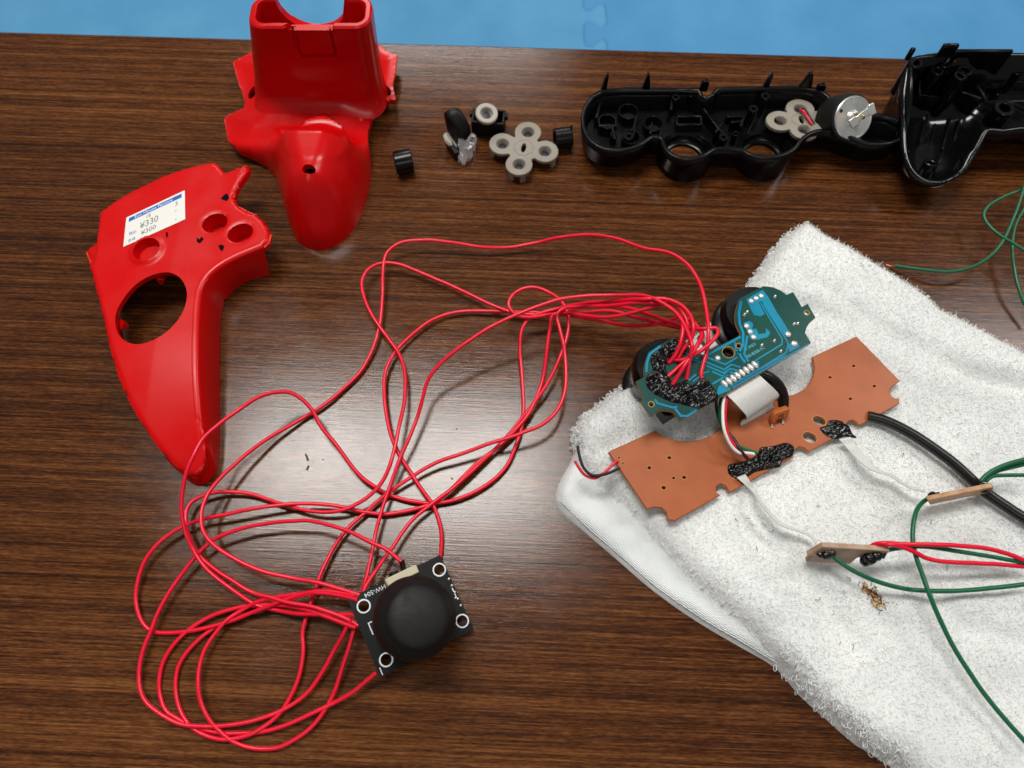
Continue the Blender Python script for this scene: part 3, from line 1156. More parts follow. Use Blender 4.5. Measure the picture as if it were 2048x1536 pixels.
# pale burrs along the broken rim and the hole
burr = [[(492, 332), (484, 345), (476, 360), (470, 378), (467, 394)], [(540, 465), (537, 482), (527, 491)], [(476, 411), (492, 420), (512, 428)],
        [(157, 487), (164, 502), (170, 515)]]
for seg in burr:
    p = spline(np.array([P(a, b, float(face_z0(a, b))) for a, b in seg]), .5)
    p[:, 2] = faceplate_z(p[:, :2]) - .3
    nn = np.array([noise.noise_vector(Vector(q_ * 1.1)) for q_ in p])
    p = p + nn * .55
    mesh('sawn_edge', tube(p, .35 + .3 * np.abs(nn[:, 0]), 6), M['red_cut'], plate_r)
hr = np.column_stack([big, face_z(big) - .12])
h_half = np.array([q_ for q_ in hr if (q_[0] - big[:, 0].mean()) * -.75 + (q_[1] - big[:, 1].mean()) * .66 > 2])
for a0, tip in ((P(322, 552, 13), P(322, 566, 10)), (P(238, 650, 12), P(254, 652, 9))):
    mesh('clip_stub', tube(np.array([a0, (a0 + tip) / 2, tip]), [2.2, 1.8, 1.0], 6), M['red'], plate_r)
# price sticker
sc = [P(244, 491, 16.4), P(371, 439, 16.4), P(370, 381, 16.4), P(250, 432, 16.4)]
for c in sc:
    c[2] = float(face_z(c[None, :2])[0]) + .12


def on_sticker(u, v, h=0.0):
    p = (sc[0] * (1 - u) + sc[1] * u) * (1 - v) + (sc[3] * (1 - u) + sc[2] * u) * v
    p = np.array(p)
    p[2] += h
    return p


def sticker_patch(name, u0, v0, u1, v1, m, h, parent):
    n = 8
    V = [on_sticker(u0 + (u1 - u0) * i / n, v, h) for v in (v0, v1) for i in range(n + 1)]
    F = [(i, i + 1, n + 2 + i, n + 1 + i) for i in range(n)]
    return mesh(name, (np.array(V), F), m, parent, flat=True)


stk = sticker_patch('price_sticker', 0, 0, 1, 1, M['label'], .04, plate_r)
stk['label'] = 'white price sticker with a blue band'
sticker_patch('blue_band', .05, .80, .945, .935, M['blue_ink'], .07, stk)


def sticker_text(name, body, u, v, size, m, asp=.52, h=.10, bold=0.0):
    tv_, tf_ = text_mesh(body, 1.0, 'LEFT', bold)
    if not len(tv_):
        return
    V = [on_sticker(u + p[0] * size * asp, v + p[1] * size, h) for p in tv_]
    mesh(name, (np.array(V), tf_), m, stk, flat=True)


sticker_text('band_lettering', 'Eco House Factory', .145, .825, .135, M['pale_ink'], .62, .1, .01)
sticker_text('digits', '16', .34, .64, .17, M['grey_ink'])
sticker_text('price', '\u00a5330', .25, .36, .30, M['grey_ink'], .50)
sticker_text('price', '\u00a5300', .275, .13, .21, M['grey_ink'], .58)
sticker_text('digits', '3', .83, .60, .20, M['grey_ink'])
sticker_text('dash', '-', .83, .38, .2, M['grey_ink'])
sticker_text('dash', '-', .83, .09, .2, M['grey_ink'])
sticker_text('print', '\u7a0e\u8fbc', .075, .31, .125, M['dull_blue'], .50)
sticker_text('print', '\u672c\u4f53', .07, .075, .125, M['dull_blue'], .50)
# black marker spots
for pts in ([(442, 397), (450, 389), (455, 388), (459, 396), (454, 402), (446, 400)], [(331, 464), (335, 464), (336, 472), (332, 475)],
            [(393, 475), (399, 479), (403, 473), (408, 478), (400, 487), (394, 484)], [(437, 491), (444, 489), (449, 494), (444, 503), (439, 498)],
            [(444, 600), (452, 597), (447, 604)]):
    z0_ = 16.5
    pp = np.array([P(a, b, z0_) for a, b in pts])
    if pts[0][0] == 444 and pts[0][1] == 600:
        pp = PL(pts, 3.0)
        pp[:, 0] += .4
    else:
        pp[:, 2] = faceplate_z(pp[:, :2]).max() + .06
    mesh('ink_mark', (pp, [tuple(range(len(pp)))]), M['ink'], plate_r, flat=True)
# ================================================================ small loose parts between the shells
AX = np.array((1.0, 0, 0))


def ring_profile(r0, r1, h0, h1, e=.3):
    return [(r0, h0 + e), (r0 + e, h0), (r1 - e, h0), (r1, h0 + e), (r1, h1 - e), (r1 - e, h1), (r0 + e, h1), (r0, h1 - e)]


# left black bush lying on its side, its open end to the left
p = P(807, 324, 4.6)
d = np.array((.96, .26, 0)) / np.hypot(.96, .26)
b = mesh('bushing', lathe(ring_profile(3.9, 5.0, -3.6, 3.6), p, d, 32, True), M['black'], None, base=(p[0], p[1], 0))
tag(b, 'short black plastic ring lying alone beside the red nose', 'plastic ring')
p = P(1126, 276, 4.3)
d = np.array((.985, .17, 0))
b2 = thing('bushing', 'short black plastic ring beside the grey cross pad', 'plastic ring', (p[0], p[1], 0))
mesh('sleeve', lathe(ring_profile(3.4, 4.5, -3.6, 3.6), p, d, 32, True), M['black'], b2)
mesh('peg', tube(np.array([p + d * 3.2 + (0, 0, 4), p + d * 3.3 + (0, 1.0, 5.8)]), .45, 7), M['black'], b2)
mesh('peg', tube(np.array([p + d * 2.6 + (0, -3.2, -3.2), p + d * 2.8 + (0, -4.4, -3.8)]), .45, 7), M['black'], b2)

# grey cross-shaped contact pad
hp = [P(*q_, 5.5) for q_ in ((1005, 287), (1056, 264), (1090, 302), (1038, 328))]
cc = sum(hp) / 4


def lobe_outline(cs, r, c, rc, n=120):
    out = []
    for k in range(n):
        a = 2 * math.pi * k / n
        dd = np.array((math.cos(a), math.sin(a)))
        best = rc
        for q_ in cs:
            w = np.asarray(q_[:2]) - c
            bq = w @ dd
            disc = r * r - (w @ w - bq * bq)
            if disc > 0:
                best = max(best, bq + math.sqrt(disc))
        out.append(c + dd * best)
    return np.array(out)


def contact_pad(name, label, hp, z, lean=None, r=5.6, group=None):
    c3 = sum(hp) / 4
    t = thing(name, label, 'rubber pad', (c3[0], c3[1], 0), group)
    ol = lobe_outline(hp, r, c3[:2], 6.9)
    d1 = hp[2] - hp[0]
    ang = math.atan2(d1[1], d1[0])
    slot = circle(c3[0], c3[1], 1.0, 14, 2.4, ang + .05)
    wells = [circle(q_[0], q_[1], 2.65, 24) for q_ in hp]
    V, F = plate(ol, z, z - 1.6, [slot] + wells, 2, 1.0)
    parts = []
    tilt = (lambda v: v) if lean is None else (lambda v: np.column_stack([v[:, :2], v[:, 2] + (v[:, :2] - c3[:2]) @ lean]))
    mesh('web', (tilt(V), F), M['rubber_grey'], t, mods=[BEV(.25, 2, 50)])
    for q_ in hp:
        mesh('dome', (lambda vf: (tilt(vf[0]), vf[1]))(lathe([(2.7, -.1), (2.45, -.5), (2.0, -2.6), (.01, -2.65)], (q_[0], q_[1], z), n=24, cap0=False)),
             M['rubber_grey'], t)
        mesh('contact', (lambda vf: (tilt(vf[0]), vf[1]))(lathe([(1.75, -2.6), (1.75, -2.2), (1.6, -2.1), (.01, -2.1)], (q_[0], q_[1], z), n=20)), M['carbon'], t)
        o = (q_ - c3)[:2]
        o = o / np.linalg.norm(o)
        for s in (-.55, .55):
            dv = np.array((o[0] * math.cos(s) - o[1] * math.sin(s), o[0] * math.sin(s) + o[1] * math.cos(s)))
            e = q_[:2] + dv * (r - 1.0)
            if lean is None:
                mesh('foot', box(e[0], e[1], (z - 1.5) / 2, 2.2, 1.2, z - 1.5, math.atan2(dv[1], dv[0]) + math.pi / 2), M['rubber_grey'], t)
    # faint moulded square on the web
    sq = [c3[:2] + 4.2 * np.array((math.cos(ang + R(k)), math.sin(ang + R(k)))) for k in (20, 70, 110, 160, 200, 250, 290, 340)]
    pth = np.array([(*q_, z + .02) for q_ in sq + sq[:1]])
    mesh('moulded_line', (lambda vf: (tilt(vf[0]), vf[1]))(tube(pth, .14, 5, False)), M['rubber_grey'], t)
    return t


contact_pad('contact_pad', 'grey cross shaped rubber contact pad lying flat on the table', hp, 5.5)

# black button cap standing open side up, with a pale rubber ring on it
bx0, bx1 = P(944, 272, 0), P(1008, 277, 0)
bd = (bx1 - bx0) / np.linalg.norm(bx1 - bx0)
bn_ = np.array((-bd[1], bd[0], 0))
W, D, Hh = np.linalg.norm(bx1 - bx0), 8.0, 8.5
cb = bx0 + bd * W / 2 + bn_ * D / 2
cap = thing('button_cap', 'black open-topped button cap carrying a pale rubber ring', 'button cap', cb)
for nm, off, sx, sy in (('front_wall', -bn_ * (D / 2 - .5), W, 1.0), ('back_wall', bn_ * (D / 2 - .5), W, 1.0),
                        ('side_wall', -bd * (W / 2 - .5), 1.0, D - 2.0), ('side_wall', bd * (W / 2 - .5), 1.0, D - 2.0)):
    c = cb + off
    mesh(nm, obox(c + (0, 0, Hh / 2), bd, bn_, (0, 0, 1), sx, sy, Hh), M['black_matt'], cap, mods=[BEV(.25)])
mesh('bottom', obox(cb + (0, 0, .6), bd, bn_, (0, 0, 1), W - 2.04, D - 2.04, 1.0), M['black_matt'], cap)
for s in (-1, 1):
    mesh('ear', obox(cb + bd * s * (W / 2 + .6) + bn_ * 1.5 + (0, 0, Hh - 1.2), bd, bn_, (0, 0, 1), 1.2, 2.4, 2.2), M['black_matt'], cap, mods=[BEV(.2)])
rp_ = P(973, 229, 10.5)
rax = np.array((.12, -.18, 1.0))
rr_ = thing('rubber_ring', 'pale rubber ring with dark contact resting on a black button cap', 'rubber ring', (rp_[0], rp_[1], 8.6))
mesh('rim', lathe([(2.3, -.6), (2.6, 1.0), (3.0, 1.3), (4.4, 1.3), (4.7, 1.0), (4.7, -.2), (4.2, -.9), (3.4, -1.0)], rp_, rax, 36, True), M['rubber_white'], rr_)
mesh('dome', lathe([(2.5, .6), (2.1, -.9), (.01, -.95)], rp_, rax, 28, cap0=False), M['rubber_white'], rr_)
mesh('contact', lathe([(1.7, -.9), (1.7, -.5), (1.5, -.42), (.01, -.42)], rp_, rax, 24), M['carbon'], rr_)

# curved black trigger cap leaning on edge
kt = thing('trigger_cap', 'curved black trigger cap standing on edge beside the clear clip', 'button cap', P(915, 285, 0))
prof_px = [(887, 232), (893, 221), (904, 215), (913, 214), (922, 219), (934, 236), (941, 255), (942, 268), (935, 276), (925, 280)]
top = np.array([P(a, b, z) for (a, b), z in zip([(913, 214), (921, 219), (930, 232), (937, 245), (941, 256)], (13.5, 13.5, 12, 10, 8))])
lft = np.array([P(a, b, z) for (a, b), z in zip([(888, 226), (895, 235), (905, 247), (913, 259), (919, 270)], (12.5, 12.5, 11, 9, 7))])
n5 = 5
V, F = [], []
tp, lf_ = spline(top, 1.0), spline(lft, 1.0)
nn = min(len(tp), len(lf_))
tp, lf_ = even3(tp, 16), even3(lf_, 16)
rows = []
for i in range(16):
    a, b = lf_[i], tp[i]
    m_ = (a + b) / 2
    up = np.array((0, -.2, 1.0))
    row = [np.array((a[0] + .9, a[1] - 3.0, max(a[2] - 7, .4))), a - (0, 0, 3.0), a - (0, 0, .4), a + (b - a) * .06 + (0, 0, .15), a + (b - a) * .3 + (0, 0, .6), m_ + (0, 0, .7),
           a + (b - a) * .7 + (0, 0, .6), a + (b - a) * .94 + (0, 0, .15), b - (0, 0, .4), b - (0, 0, 3.0), np.array((b[0] - .8, b[1] + .8, max(b[2] - 8, .4)))]
    rows.append(row)
V = np.array([q_ for r_ in rows for q_ in r_])
nc = len(rows[0])
F = [(i * nc + k, i * nc + k + 1, (i + 1) * nc + k + 1, (i + 1) * nc + k) for i in range(15) for k in range(nc - 1)]
F += [tuple(range(nc)), tuple(15 * nc + k for k in range(nc))[::-1]]
mesh('shell', (V, F), M['black_matt'], kt, sharp=50)
p = P(906, 300, 2.5)
mesh('lower_arm', obox(p, (.5, -.86, 0), (.86, .5, 0), (0, 0, 1), 8.5, 2.4, 5.0), M['black_matt'], kt, mods=[BEV(.5)])
p = P(901, 282, 3.6)
dk = mesh('rubber_disc', lathe([(.01, -.9), (3.4, -.9), (3.9, -.5), (3.9, .5), (3.4, .9), (.01, .9)], p, (.75, .25, .6), 28), M['rubber_white'], None, base=(p[0], p[1], 0))
tag(dk, 'pale rubber disc half hidden under the curved black trigger cap', 'rubber disc')

# clear plastic clip
cp = np.array([P(a, b, 3.0) for a, b in ((917, 282), (926, 278), (931, 284), (944, 274), (952, 275), (954, 284), (949, 297), (943, 302), (946, 307),
                                         (940, 316), (932, 318), (930, 325), (923, 324), (919, 318), (916, 320), (917, 309), (920, 303), (916, 294))])
hol = circle(*P(945, 286, 3)[:2], 1.1, 12)
cl = mesh('clear_clip', plate(cp[:, :2], 4.2, 1.2, [hol], 2, 1.2), M['clear'], None, mods=[BEV(.45, 2, 40)])
v_ = cl.data.vertices
for q_ in v_:
    q_.co.z += .0009 * math.sin(q_.co.x * 900) + .0014 * (q_.co.y * 120)
    q_.co.z = max(q_.co.z, -.0005)
tag(cl, 'small jagged clip of clear plastic in front of the trigger cap', 'plastic clip')

# ================================================================ front controller shell, inside up
sf = thing('controller_front_shell', 'black controller front half inside up with two round stick cups', 'controller shell', (*P(1450, 290)[:2], 0))
RIM = 15.0
rim_f = [(1207, 180), (1245, 178), (1290, 178), (1345, 178), (1398, 178), (1403, 190), (1414, 196), (1424, 190), (1434, 177), (1500, 175), (1560, 174),
         (1630, 177), (1655, 190), (1672, 212), (1700, 226), (1740, 229), (1775, 232), (1802, 245), (1812, 262), (1802, 277), (1775, 286), (1740, 286), (1705, 275),
         (1668, 262), (1632, 262), (1606, 276), (1590, 296), (1566, 309), (1535, 314), (1503, 309), (1480, 298), (1452, 296), (1425, 299), (1408, 311), (1378, 317),
         (1345, 309), (1328, 290), (1322, 274), (1306, 272), (1290, 283), (1265, 295), (1235, 299), (1203, 294), (1178, 276), (1166, 248), (1170, 215), (1186, 191)]
rz_ = lambda a, b: RIM if b > 200 else RIM + 1.5
r3 = np.array([P(a, b, RIM) for a, b in rim_f])
r3s = np.vstack([r3[:9], spline(r3[8:], 1.3)[1:]])
rs = r3s[:, :2]
cen_f = rs.mean(0)
# wall: two loops, lower one drawn in a little
def offset_in(loop, d):
    a = np.roll(loop, 1, 0)
    b = np.roll(loop, -1, 0)
    t = b - a
    t /= np.maximum(np.linalg.norm(t, axis=1), 1e-6)[:, None]
    n = np.stack([-t[:, 1], t[:, 0]], 1)
    area = .5 * np.sum(loop[:, 0] * np.roll(loop[:, 1], -1) - np.roll(loop[:, 0], -1) * loop[:, 1])
    return loop + n * d * (1 if area > 0 else -1)


low = offset_in(rs, 1.2)
lo2 = offset_in(rs, 3.0)
n = len(rs)
notch = (r3s[:, 1] > P(1400, 186, RIM)[1]) & (np.abs(rs[:, 0] - P(1414, 190, RIM)[0]) < 1.5)
VV = np.vstack([np.column_stack([rs, np.full(n, RIM)]), np.column_stack([offset_in(rs, .1), np.full(n, RIM - 3.2)]), np.column_stack([offset_in(rs, .5), np.full(n, RIM - 3.6)]),
                np.column_stack([low, np.full(n, 4.0)]), np.column_stack([lo2, np.full(n, 1.6)])])
FF = [(j * n + k, j * n + (k + 1) % n, (j + 1) * n + (k + 1) % n, (j + 1) * n + k) for j in range(4) for k in range(n)]
mesh('wall', (VV, FF), M['black'], sf, sharp=40, mods=[SOL(1.5, 0.0, False)])
cup_l, cup_r = P(1375, 292, 9), P(1533, 290, 9)
fl_out = offset_in(rs, 1.8)
wells_px = [(1256, 226, 4.3), (1214, 246, 4.0), (1306, 250, 4.3), (1262, 277, 4.0)]
hole_list = [circle(cup_l[0], cup_l[1], 9.6, 40), circle(cup_r[0], cup_r[1], 9.6, 40)]
hole_list += [circle(*P(1256, 240, 5)[:2], 1.0, 10, 2.0)]
v2, f2 = cdt(fl_out, hole_list, 4.0, True, 1.5)
mesh('floor_plate', solid(v2, f2, 4.6, 3.2), M['black'], sf)
for nm, c in (('stick_cup', cup_l), ('stick_cup', cup_r)):
    # sloping rim: low towards the tray, high towards the front
    N = 56
    a = np.linspace(0, 2 * math.pi, N, endpoint=False)
    rimz = 8.8 - 4.6 * np.sin(a)
    prof = []
    for r_, zf in ((11.4, lambda k: 0.0), (11.5, lambda k: rimz - .5), (11.1, lambda k: rimz), (10.3, lambda k: rimz), (9.9, lambda k: rimz - .5),
                   (9.4, lambda k: 2.6), (8.4, lambda k: 1.6), (7.6, lambda k: 1.4), (7.4, lambda k: .2), (10.6, lambda k: 0.0)):
        zq = np.zeros(N) + zf(0)
        prof.append(np.column_stack([c[0] + r_ * np.cos(a), c[1] + r_ * np.sin(a), zq]))
    V = np.vstack(prof)
    m_ = len(prof)
    F = [(j * N + k, j * N + (k + 1) % N, (j + 1) * N + (k + 1) % N, (j + 1) * N + k) for j in range(m_ - 1) for k in range(N)]
    mesh(nm, (V, F), M['black'], sf, sharp=40)
for x, y, r_ in wells_px:
    c = P(x, y, 8)
    mesh('button_guide', lathe(ring_profile(r_ - .7, r_, 4.3, 9.2, .15), (c[0], c[1], 0), n=30, closed=True), M['black'], sf)
    mesh('button_guide_floor', lathe([(r_ - .8, 4.65), (r_ - .8, 4.9), (.01, 4.9)], (c[0], c[1], 0), n=24), M['black_matt'], sf)
# ribs and bosses
ribs_px = [((1190, 250), (1200, 215), 6), ((1195, 262), (1232, 262), 5), ((1222, 262), (1228, 288), 5), ((1300, 262), (1296, 285), 7), ((1268, 268), (1262, 290), 5),
           ((1352, 240), (1400, 240), 4), ((1352, 256), (1400, 256), 4), ((1400, 240), (1400, 256), 4), ((1352, 240), (1352, 256), 4), ((1402, 232), (1440, 280), 6),
           ((1450, 240), (1490, 240), 4), ((1458, 255), (1482, 253), 5), ((1482, 250), (1474, 270), 7), ((1340, 200), (1336, 240), 8), ((1240, 200), (1290, 202), 9),
           ((1395, 205), (1500, 204), 3), ((1505, 200), (1540, 205), 6), ((1540, 245), (1552, 270), 6), ((1440, 262), (1425, 282), 7)]
for a, b, h in ribs_px:
    pa, pb = P(*a, 6), P(*b, 6)
    dd = pb - pa
    ln_ = np.linalg.norm(dd)
    dd /= ln_
    mesh('rib', obox(((pa + pb) / 2)[:2].tolist() + [4.4 + h / 2], dd, (-dd[1], dd[0], 0), (0, 0, 1), ln_, 1.0, h), M['black'], sf, mods=[BEV(.2)])
for x, y, h, r_ in ((1352, 192, 9, 1.8), (1382, 185, 8, 1.8), (1258, 270, 6, 2.2), (1228, 266, 5, 1.5), (1508, 215, 9, 2.0), (1532, 190, 10, 2.0), (1448, 272, 7, 2.0), (1472, 265, 6, 1.3)):
    c = P(x, y, 5 + h)
    mesh('screw_boss', lathe(ring_profile(.8, r_, 4.3, 4.6 + h, .15), (c[0], c[1], 0), n=18, closed=True), M['black'], sf)
# catches standing above the far rim
for x0_, x1_, yb, yt, sh in ((1201, 1213, 180, 152, 0), (1280, 1300, 182, 152, 1), (1398, 1414, 180, 163, 2), (1522, 1535, 178, 151, 0), (1592, 1622, 180, 150, 1), (1628, 1646, 185, 170, 2)):
    a, b = P(x0_, yb, RIM - 2), P(x1_, yb, RIM - 2)
    hh = (yb - yt) / 3.0
    w = b[0] - a[0]
    cx, cy = (a[0] + b[0]) / 2, (a[1] + b[1]) / 2
    if sh == 1:
        tr_ = np.array([(-w / 2, 0), (w / 2, 0), (w / 2 * .55, hh * .6), (w * .08, hh), (-w * .12, hh), (-w / 2 * .5, hh * .6)])
    elif sh == 0:
        tr_ = np.array([(-w / 2, 0), (w / 2, 0), (w / 2, hh), (w * .25, hh * .96), (-w * .1, hh * .7)])
    else:
        tr_ = np.array([(-w / 2, 0), (w / 2, 0), (w / 2, hh * .7), (w * .3, hh), (-w * .3, hh), (-w / 2, hh * .7)])
    v2, f2 = cdt(tr_, (), 5, False, 5)
    sv, sff = solid(v2, f2, 0, 0)
    V = np.vstack([np.column_stack([v2[:, 0] + cx, np.full(len(v2), cy - .9), v2[:, 1] + RIM - 2.2]), np.column_stack([v2[:, 0] + cx, np.full(len(v2), cy + .9), v2[:, 1] + RIM - 2.2])])
    mesh('catch', (V, sff), M['black'], sf, mods=[BEV(.25)])
# grey pad inside the shell
hp2 = [P(*q_, 10.5) for q_ in ((1560, 243), (1600, 218), (1640, 246), (1606, 264))]
hp2 = [np.array(q_) for q_ in hp2]
contact_pad('contact_pad', 'grey rubber contact pad lying inside the front controller shell', hp2, 11.5, lean=np.array((.05, -.12)), r=5.8)

# rumble motor
mc = P(1706, 236, 19.0)
maxis = np.array((.22, -.62, .75))
maxis /= np.linalg.norm(maxis)
mo = thing('rumble_motor', 'small motor with bright metal face resting in the front shell', 'motor', mc - np.array((0, 0, 14)))
mesh('rubber_sleeve', lathe([(7.8, -13), (8.9, -12.4), (9.5, -11), (9.5, -1.2), (9.2, -.4), (8.5, -.2)], mc, maxis, 48), M['rubber_black'], mo)
mesh('metal_face', lathe([(8.4, -.8), (8.45, .25), (8.1, .6), (7.7, .5), (7.3, .35), (3.2, .3), (2.9, .6), (2.4, 1.4), (2.2, 1.5), (1.2, 1.5)], mc, maxis, 48), M['steel'], mo)
u_, v__, w_ = frame(maxis)
mesh('shaft', lathe([(.9, 1.4), (.9, 6.4), (.6, 6.6)], mc, maxis, 16), M['brass'], mo)
mesh('bearing', lathe([(1.7, 1.4), (1.7, 1.9), (1.3, 2.0)], mc, maxis, 20), M['brass'], mo)
sd = P(1740, 222, 24) - mc
sd -= maxis * (sd @ maxis)
sd /= np.linalg.norm(sd)
s2 = np.cross(maxis, sd)
c0 = mc + maxis * 5.2
arm = [c0 + sd * t + s2 * o + maxis * hq for t, o, hq in ((-5.5, .5, .3), (-2.5, .6, .5), (0, .9, .9), (2.5, .6, .6), (4.0, .3, 0), (6.2, .0, .3))]
for i, (pa, pb, wd) in enumerate(((arm[0], arm[1], 3.6), (arm[1], arm[2], 2.4), (arm[2], arm[3], 2.6), (arm[3], arm[4], 3.2), (arm[4], arm[5], 4.4))):
    dd = pb - pa
    ln_ = np.linalg.norm(dd)
    dd /= ln_
    sdd = np.cross(maxis, dd)
    sdd /= np.linalg.norm(sdd)
    mesh('weight_clip', obox((pa + pb) / 2, dd, sdd, np.cross(dd, sdd), ln_ + .3, wd, 1.1 if i in (0, 4) else .7), M['steel'], mo, mods=[BEV(.25)])
mesh('face_hole', lathe([(.01, .36), (.75, .36), (.75, .40), (.01, .41)], mc + sd * -3.4 + s2 * 5.6, maxis, 14), M['carbon'], mo)
st_ = np.array([P(1600, 220, 12.0), P(1606, 222, 13.0), P(1615, 235, 13.2), P(1624, 249, 12.6)])
w1 = mesh('motor_lead', tube(spline(st_, .8), .55, 7), M['red_wire'], mo)
w2 = mesh('motor_lead', tube(spline(st_ + np.array((1.1, .8, -.3)), .8), .5, 7), M['black_wire'], mo)

# ================================================================ rear controller shell with deep grip
sr = thing('controller_rear_shell', 'black controller rear half with a deep glossy grip, cut by the frame edge', 'controller shell', (*P(1900, 300)[:2], 0))
rg_px = [(1818, 118, 30), (1850, 112, 30), (1888, 108, 30), (1912, 118, 29), (1960, 118, 28), (2005, 118, 28), (2035, 118, 28), (2120, 118, 28), (2260, 125, 26), (2260, 250, 22), (2140, 262, 20),
         (2080, 255, 20), (2035, 252, 20), (2000, 256, 20), (1972, 254, 20), (1962, 262, 19), (1950, 284, 18), (1936, 310, 17), (1920, 335, 15), (1900, 352, 14), (1872, 361, 14), (1842, 357, 14), (1818, 342, 14),
         (1806, 318, 15), (1803, 285, 17), (1806, 250, 20), (1811, 215, 24), (1814, 170, 28)]
rg3 = np.array([P(q_[0] + 7, q_[1], q_[2]) for q_ in rg_px])
rgs3 = np.vstack([rg3[:15], spline(rg3[14:], 1.3)[1:]])
rgs = rgs3[:, :2]
grip_c = P(1880, 290, 10)[:2]
gd = dist_poly


def rear_rim(v):
    # rim height falls towards the grip end
    return np.interp(v[:, 1], [P(1870, 361, 14)[1], P(1960, 262, 19)[1], P(1870, 108, 30)[1]], [14, 19.5, 30])


def rear_in(v):
    d = dist_poly(rgs, v)
    rim_ = rear_rim(v)
    tray = v[:, 0] > P(1966, 250, 18)[0]
    wdt = np.where(tray, 4.0, 12.0)
    bt = np.where(tray, 9.0, 3.0)
    k = np.clip(d / wdt, 0, 1)
    bowl = rim_ - (rim_ - bt) * np.sqrt(np.maximum(1 - (1 - k) ** 2, 0))
    s = smooth(P(1945, 250, 10)[0], P(1985, 250, 10)[0], v[:, 0])
    b1 = rim_ - (rim_ - 5.0) * np.sqrt(np.maximum(1 - (1 - np.clip(d / 13, 0, 1)) ** 2, 0))
    b2_ = rim_ - (rim_ - 9.0) * np.sqrt(np.maximum(1 - (1 - np.clip(d / 3.5, 0, 1)) ** 2, 0))
    return b1 * (1 - s) + b2_ * s


v2, f2 = cdt(rgs, [circle(*P(1846, 158, 9)[:2], 2.2, 16, 3.6, R(-20)), circle(*P(1855, 124, 20)[:2], 3.0, 12, 1.2)], 1.5, True, 1.3)
mesh('bowl', (np.column_stack([v2, rear_in(v2)]), [tuple(t) for t in f2]), M['black_gloss'], sr, sharp=60, mods=[SOL(1.6, -1.0, False)])
# outer skirt under the high left end
lft_px = [(1888, 108, 30), (1850, 112, 30), (1818, 118, 30), (1814, 170, 28), (1811, 215, 24), (1806, 250, 20)]
a3 = spline(np.array([P(q_[0] + 9, q_[1], q_[2]) for q_ in lft_px]), 1.5)
b3 = a3.copy()
b3[:, 0] += 1.6
b3[:, 2] = np.interp(np.arange(len(b3)), [0, len(b3) * .7, len(b3)], [2, 2, 12])
nn = len(a3)
mesh('outer_skirt', (np.vstack([a3, b3]), [(k, k + 1, nn + k + 1, nn + k) for k in range(nn - 1)]), M['black'], sr, mods=[SOL(1.5, 0, False)])
for x, y, zt_, zb_, r_ in ((1832, 124, 30, 14, 3.0), (1876, 140, 26, 10, 2.6), (1891, 126, 27, 10, 2.4), (1922, 150, 27, 6, 2.6), (1931, 140, 27, 6, 3.0), (2010, 215, 17, 8, 4.2), (2036, 140, 22, 9, 2.4)):
    c = P(x, y, zt_)
    mesh('screw_post', lathe(ring_profile(r_ * .55, r_, zb_, zt_, .2), (c[0], c[1], 0), n=22, closed=True), M['black'], sr)
c = P(1866, 335, 13)
mesh('screw_post', lathe(ring_profile(1.6, 2.8, 3, 12, .3), (c[0], c[1], 0), (0.1, .35, .93), 22, True), M['black'], sr)
for (a, b, h0, h1) in (((1836, 290), (1850, 235), 3.3, 6.4), ((1880, 305), (1898, 240), 3.3, 6.4)):
    pa, pb = P(*a, 5), P(*b, 5)
    dd = (pb - pa) / np.linalg.norm(pb - pa)
    mesh('rib', obox((*((pa + pb) / 2)[:2], (h0 + h1) / 2), dd, (-dd[1], dd[0], 0), (0, 0, 1), np.linalg.norm(pb - pa), .9, h1 - h0 + 1.2), M['black'], sr, mods=[BEV(.2)])
pa, pb = P(1938, 158, 16), P(2060, 148, 16)
dd = (pb - pa) / np.linalg.norm(pb - pa)
mesh('rib', obox((*((pa + pb) / 2)[:2], 13), dd, (-dd[1], dd[0], 0), (0, 0, 1), np.linalg.norm(pb - pa), 1.2, 8), M['black'], sr, mods=[BEV(.3)])
pth = spline(np.array([P(1935, 160, 16), P(1955, 175, 15), P(1968, 195, 14), P(1972, 205, 13), P(2010, 202, 12), P(2060, 225, 12)]), 1.0)
mesh('rib', tube(pth, .8, 8), M['black'], sr)
for x, yb, yt, zt_ in ((1813, 120, 88, 39), (1888, 112, 86, 37)):
    c = P(x, yb, 30)
    mesh('catch', obox((c[0], c[1], 33), AX, (0, 1, 0), (0, 0, 1), 2.2 if x < 1850 else 6.5, 1.8, 6), M['black'], sr, mods=[BEV(.8)])
a, b = P(1905, 112, 30), P(2020, 112, 30)
mesh('back_wall', obox(((a[0] + b[0]) / 2, a[1] + .5, 24), AX, (0, 1, 0), (0, 0, 1), b[0] - a[0], 1.6, 17), M['black'], sr, mods=[BEV(.4)])

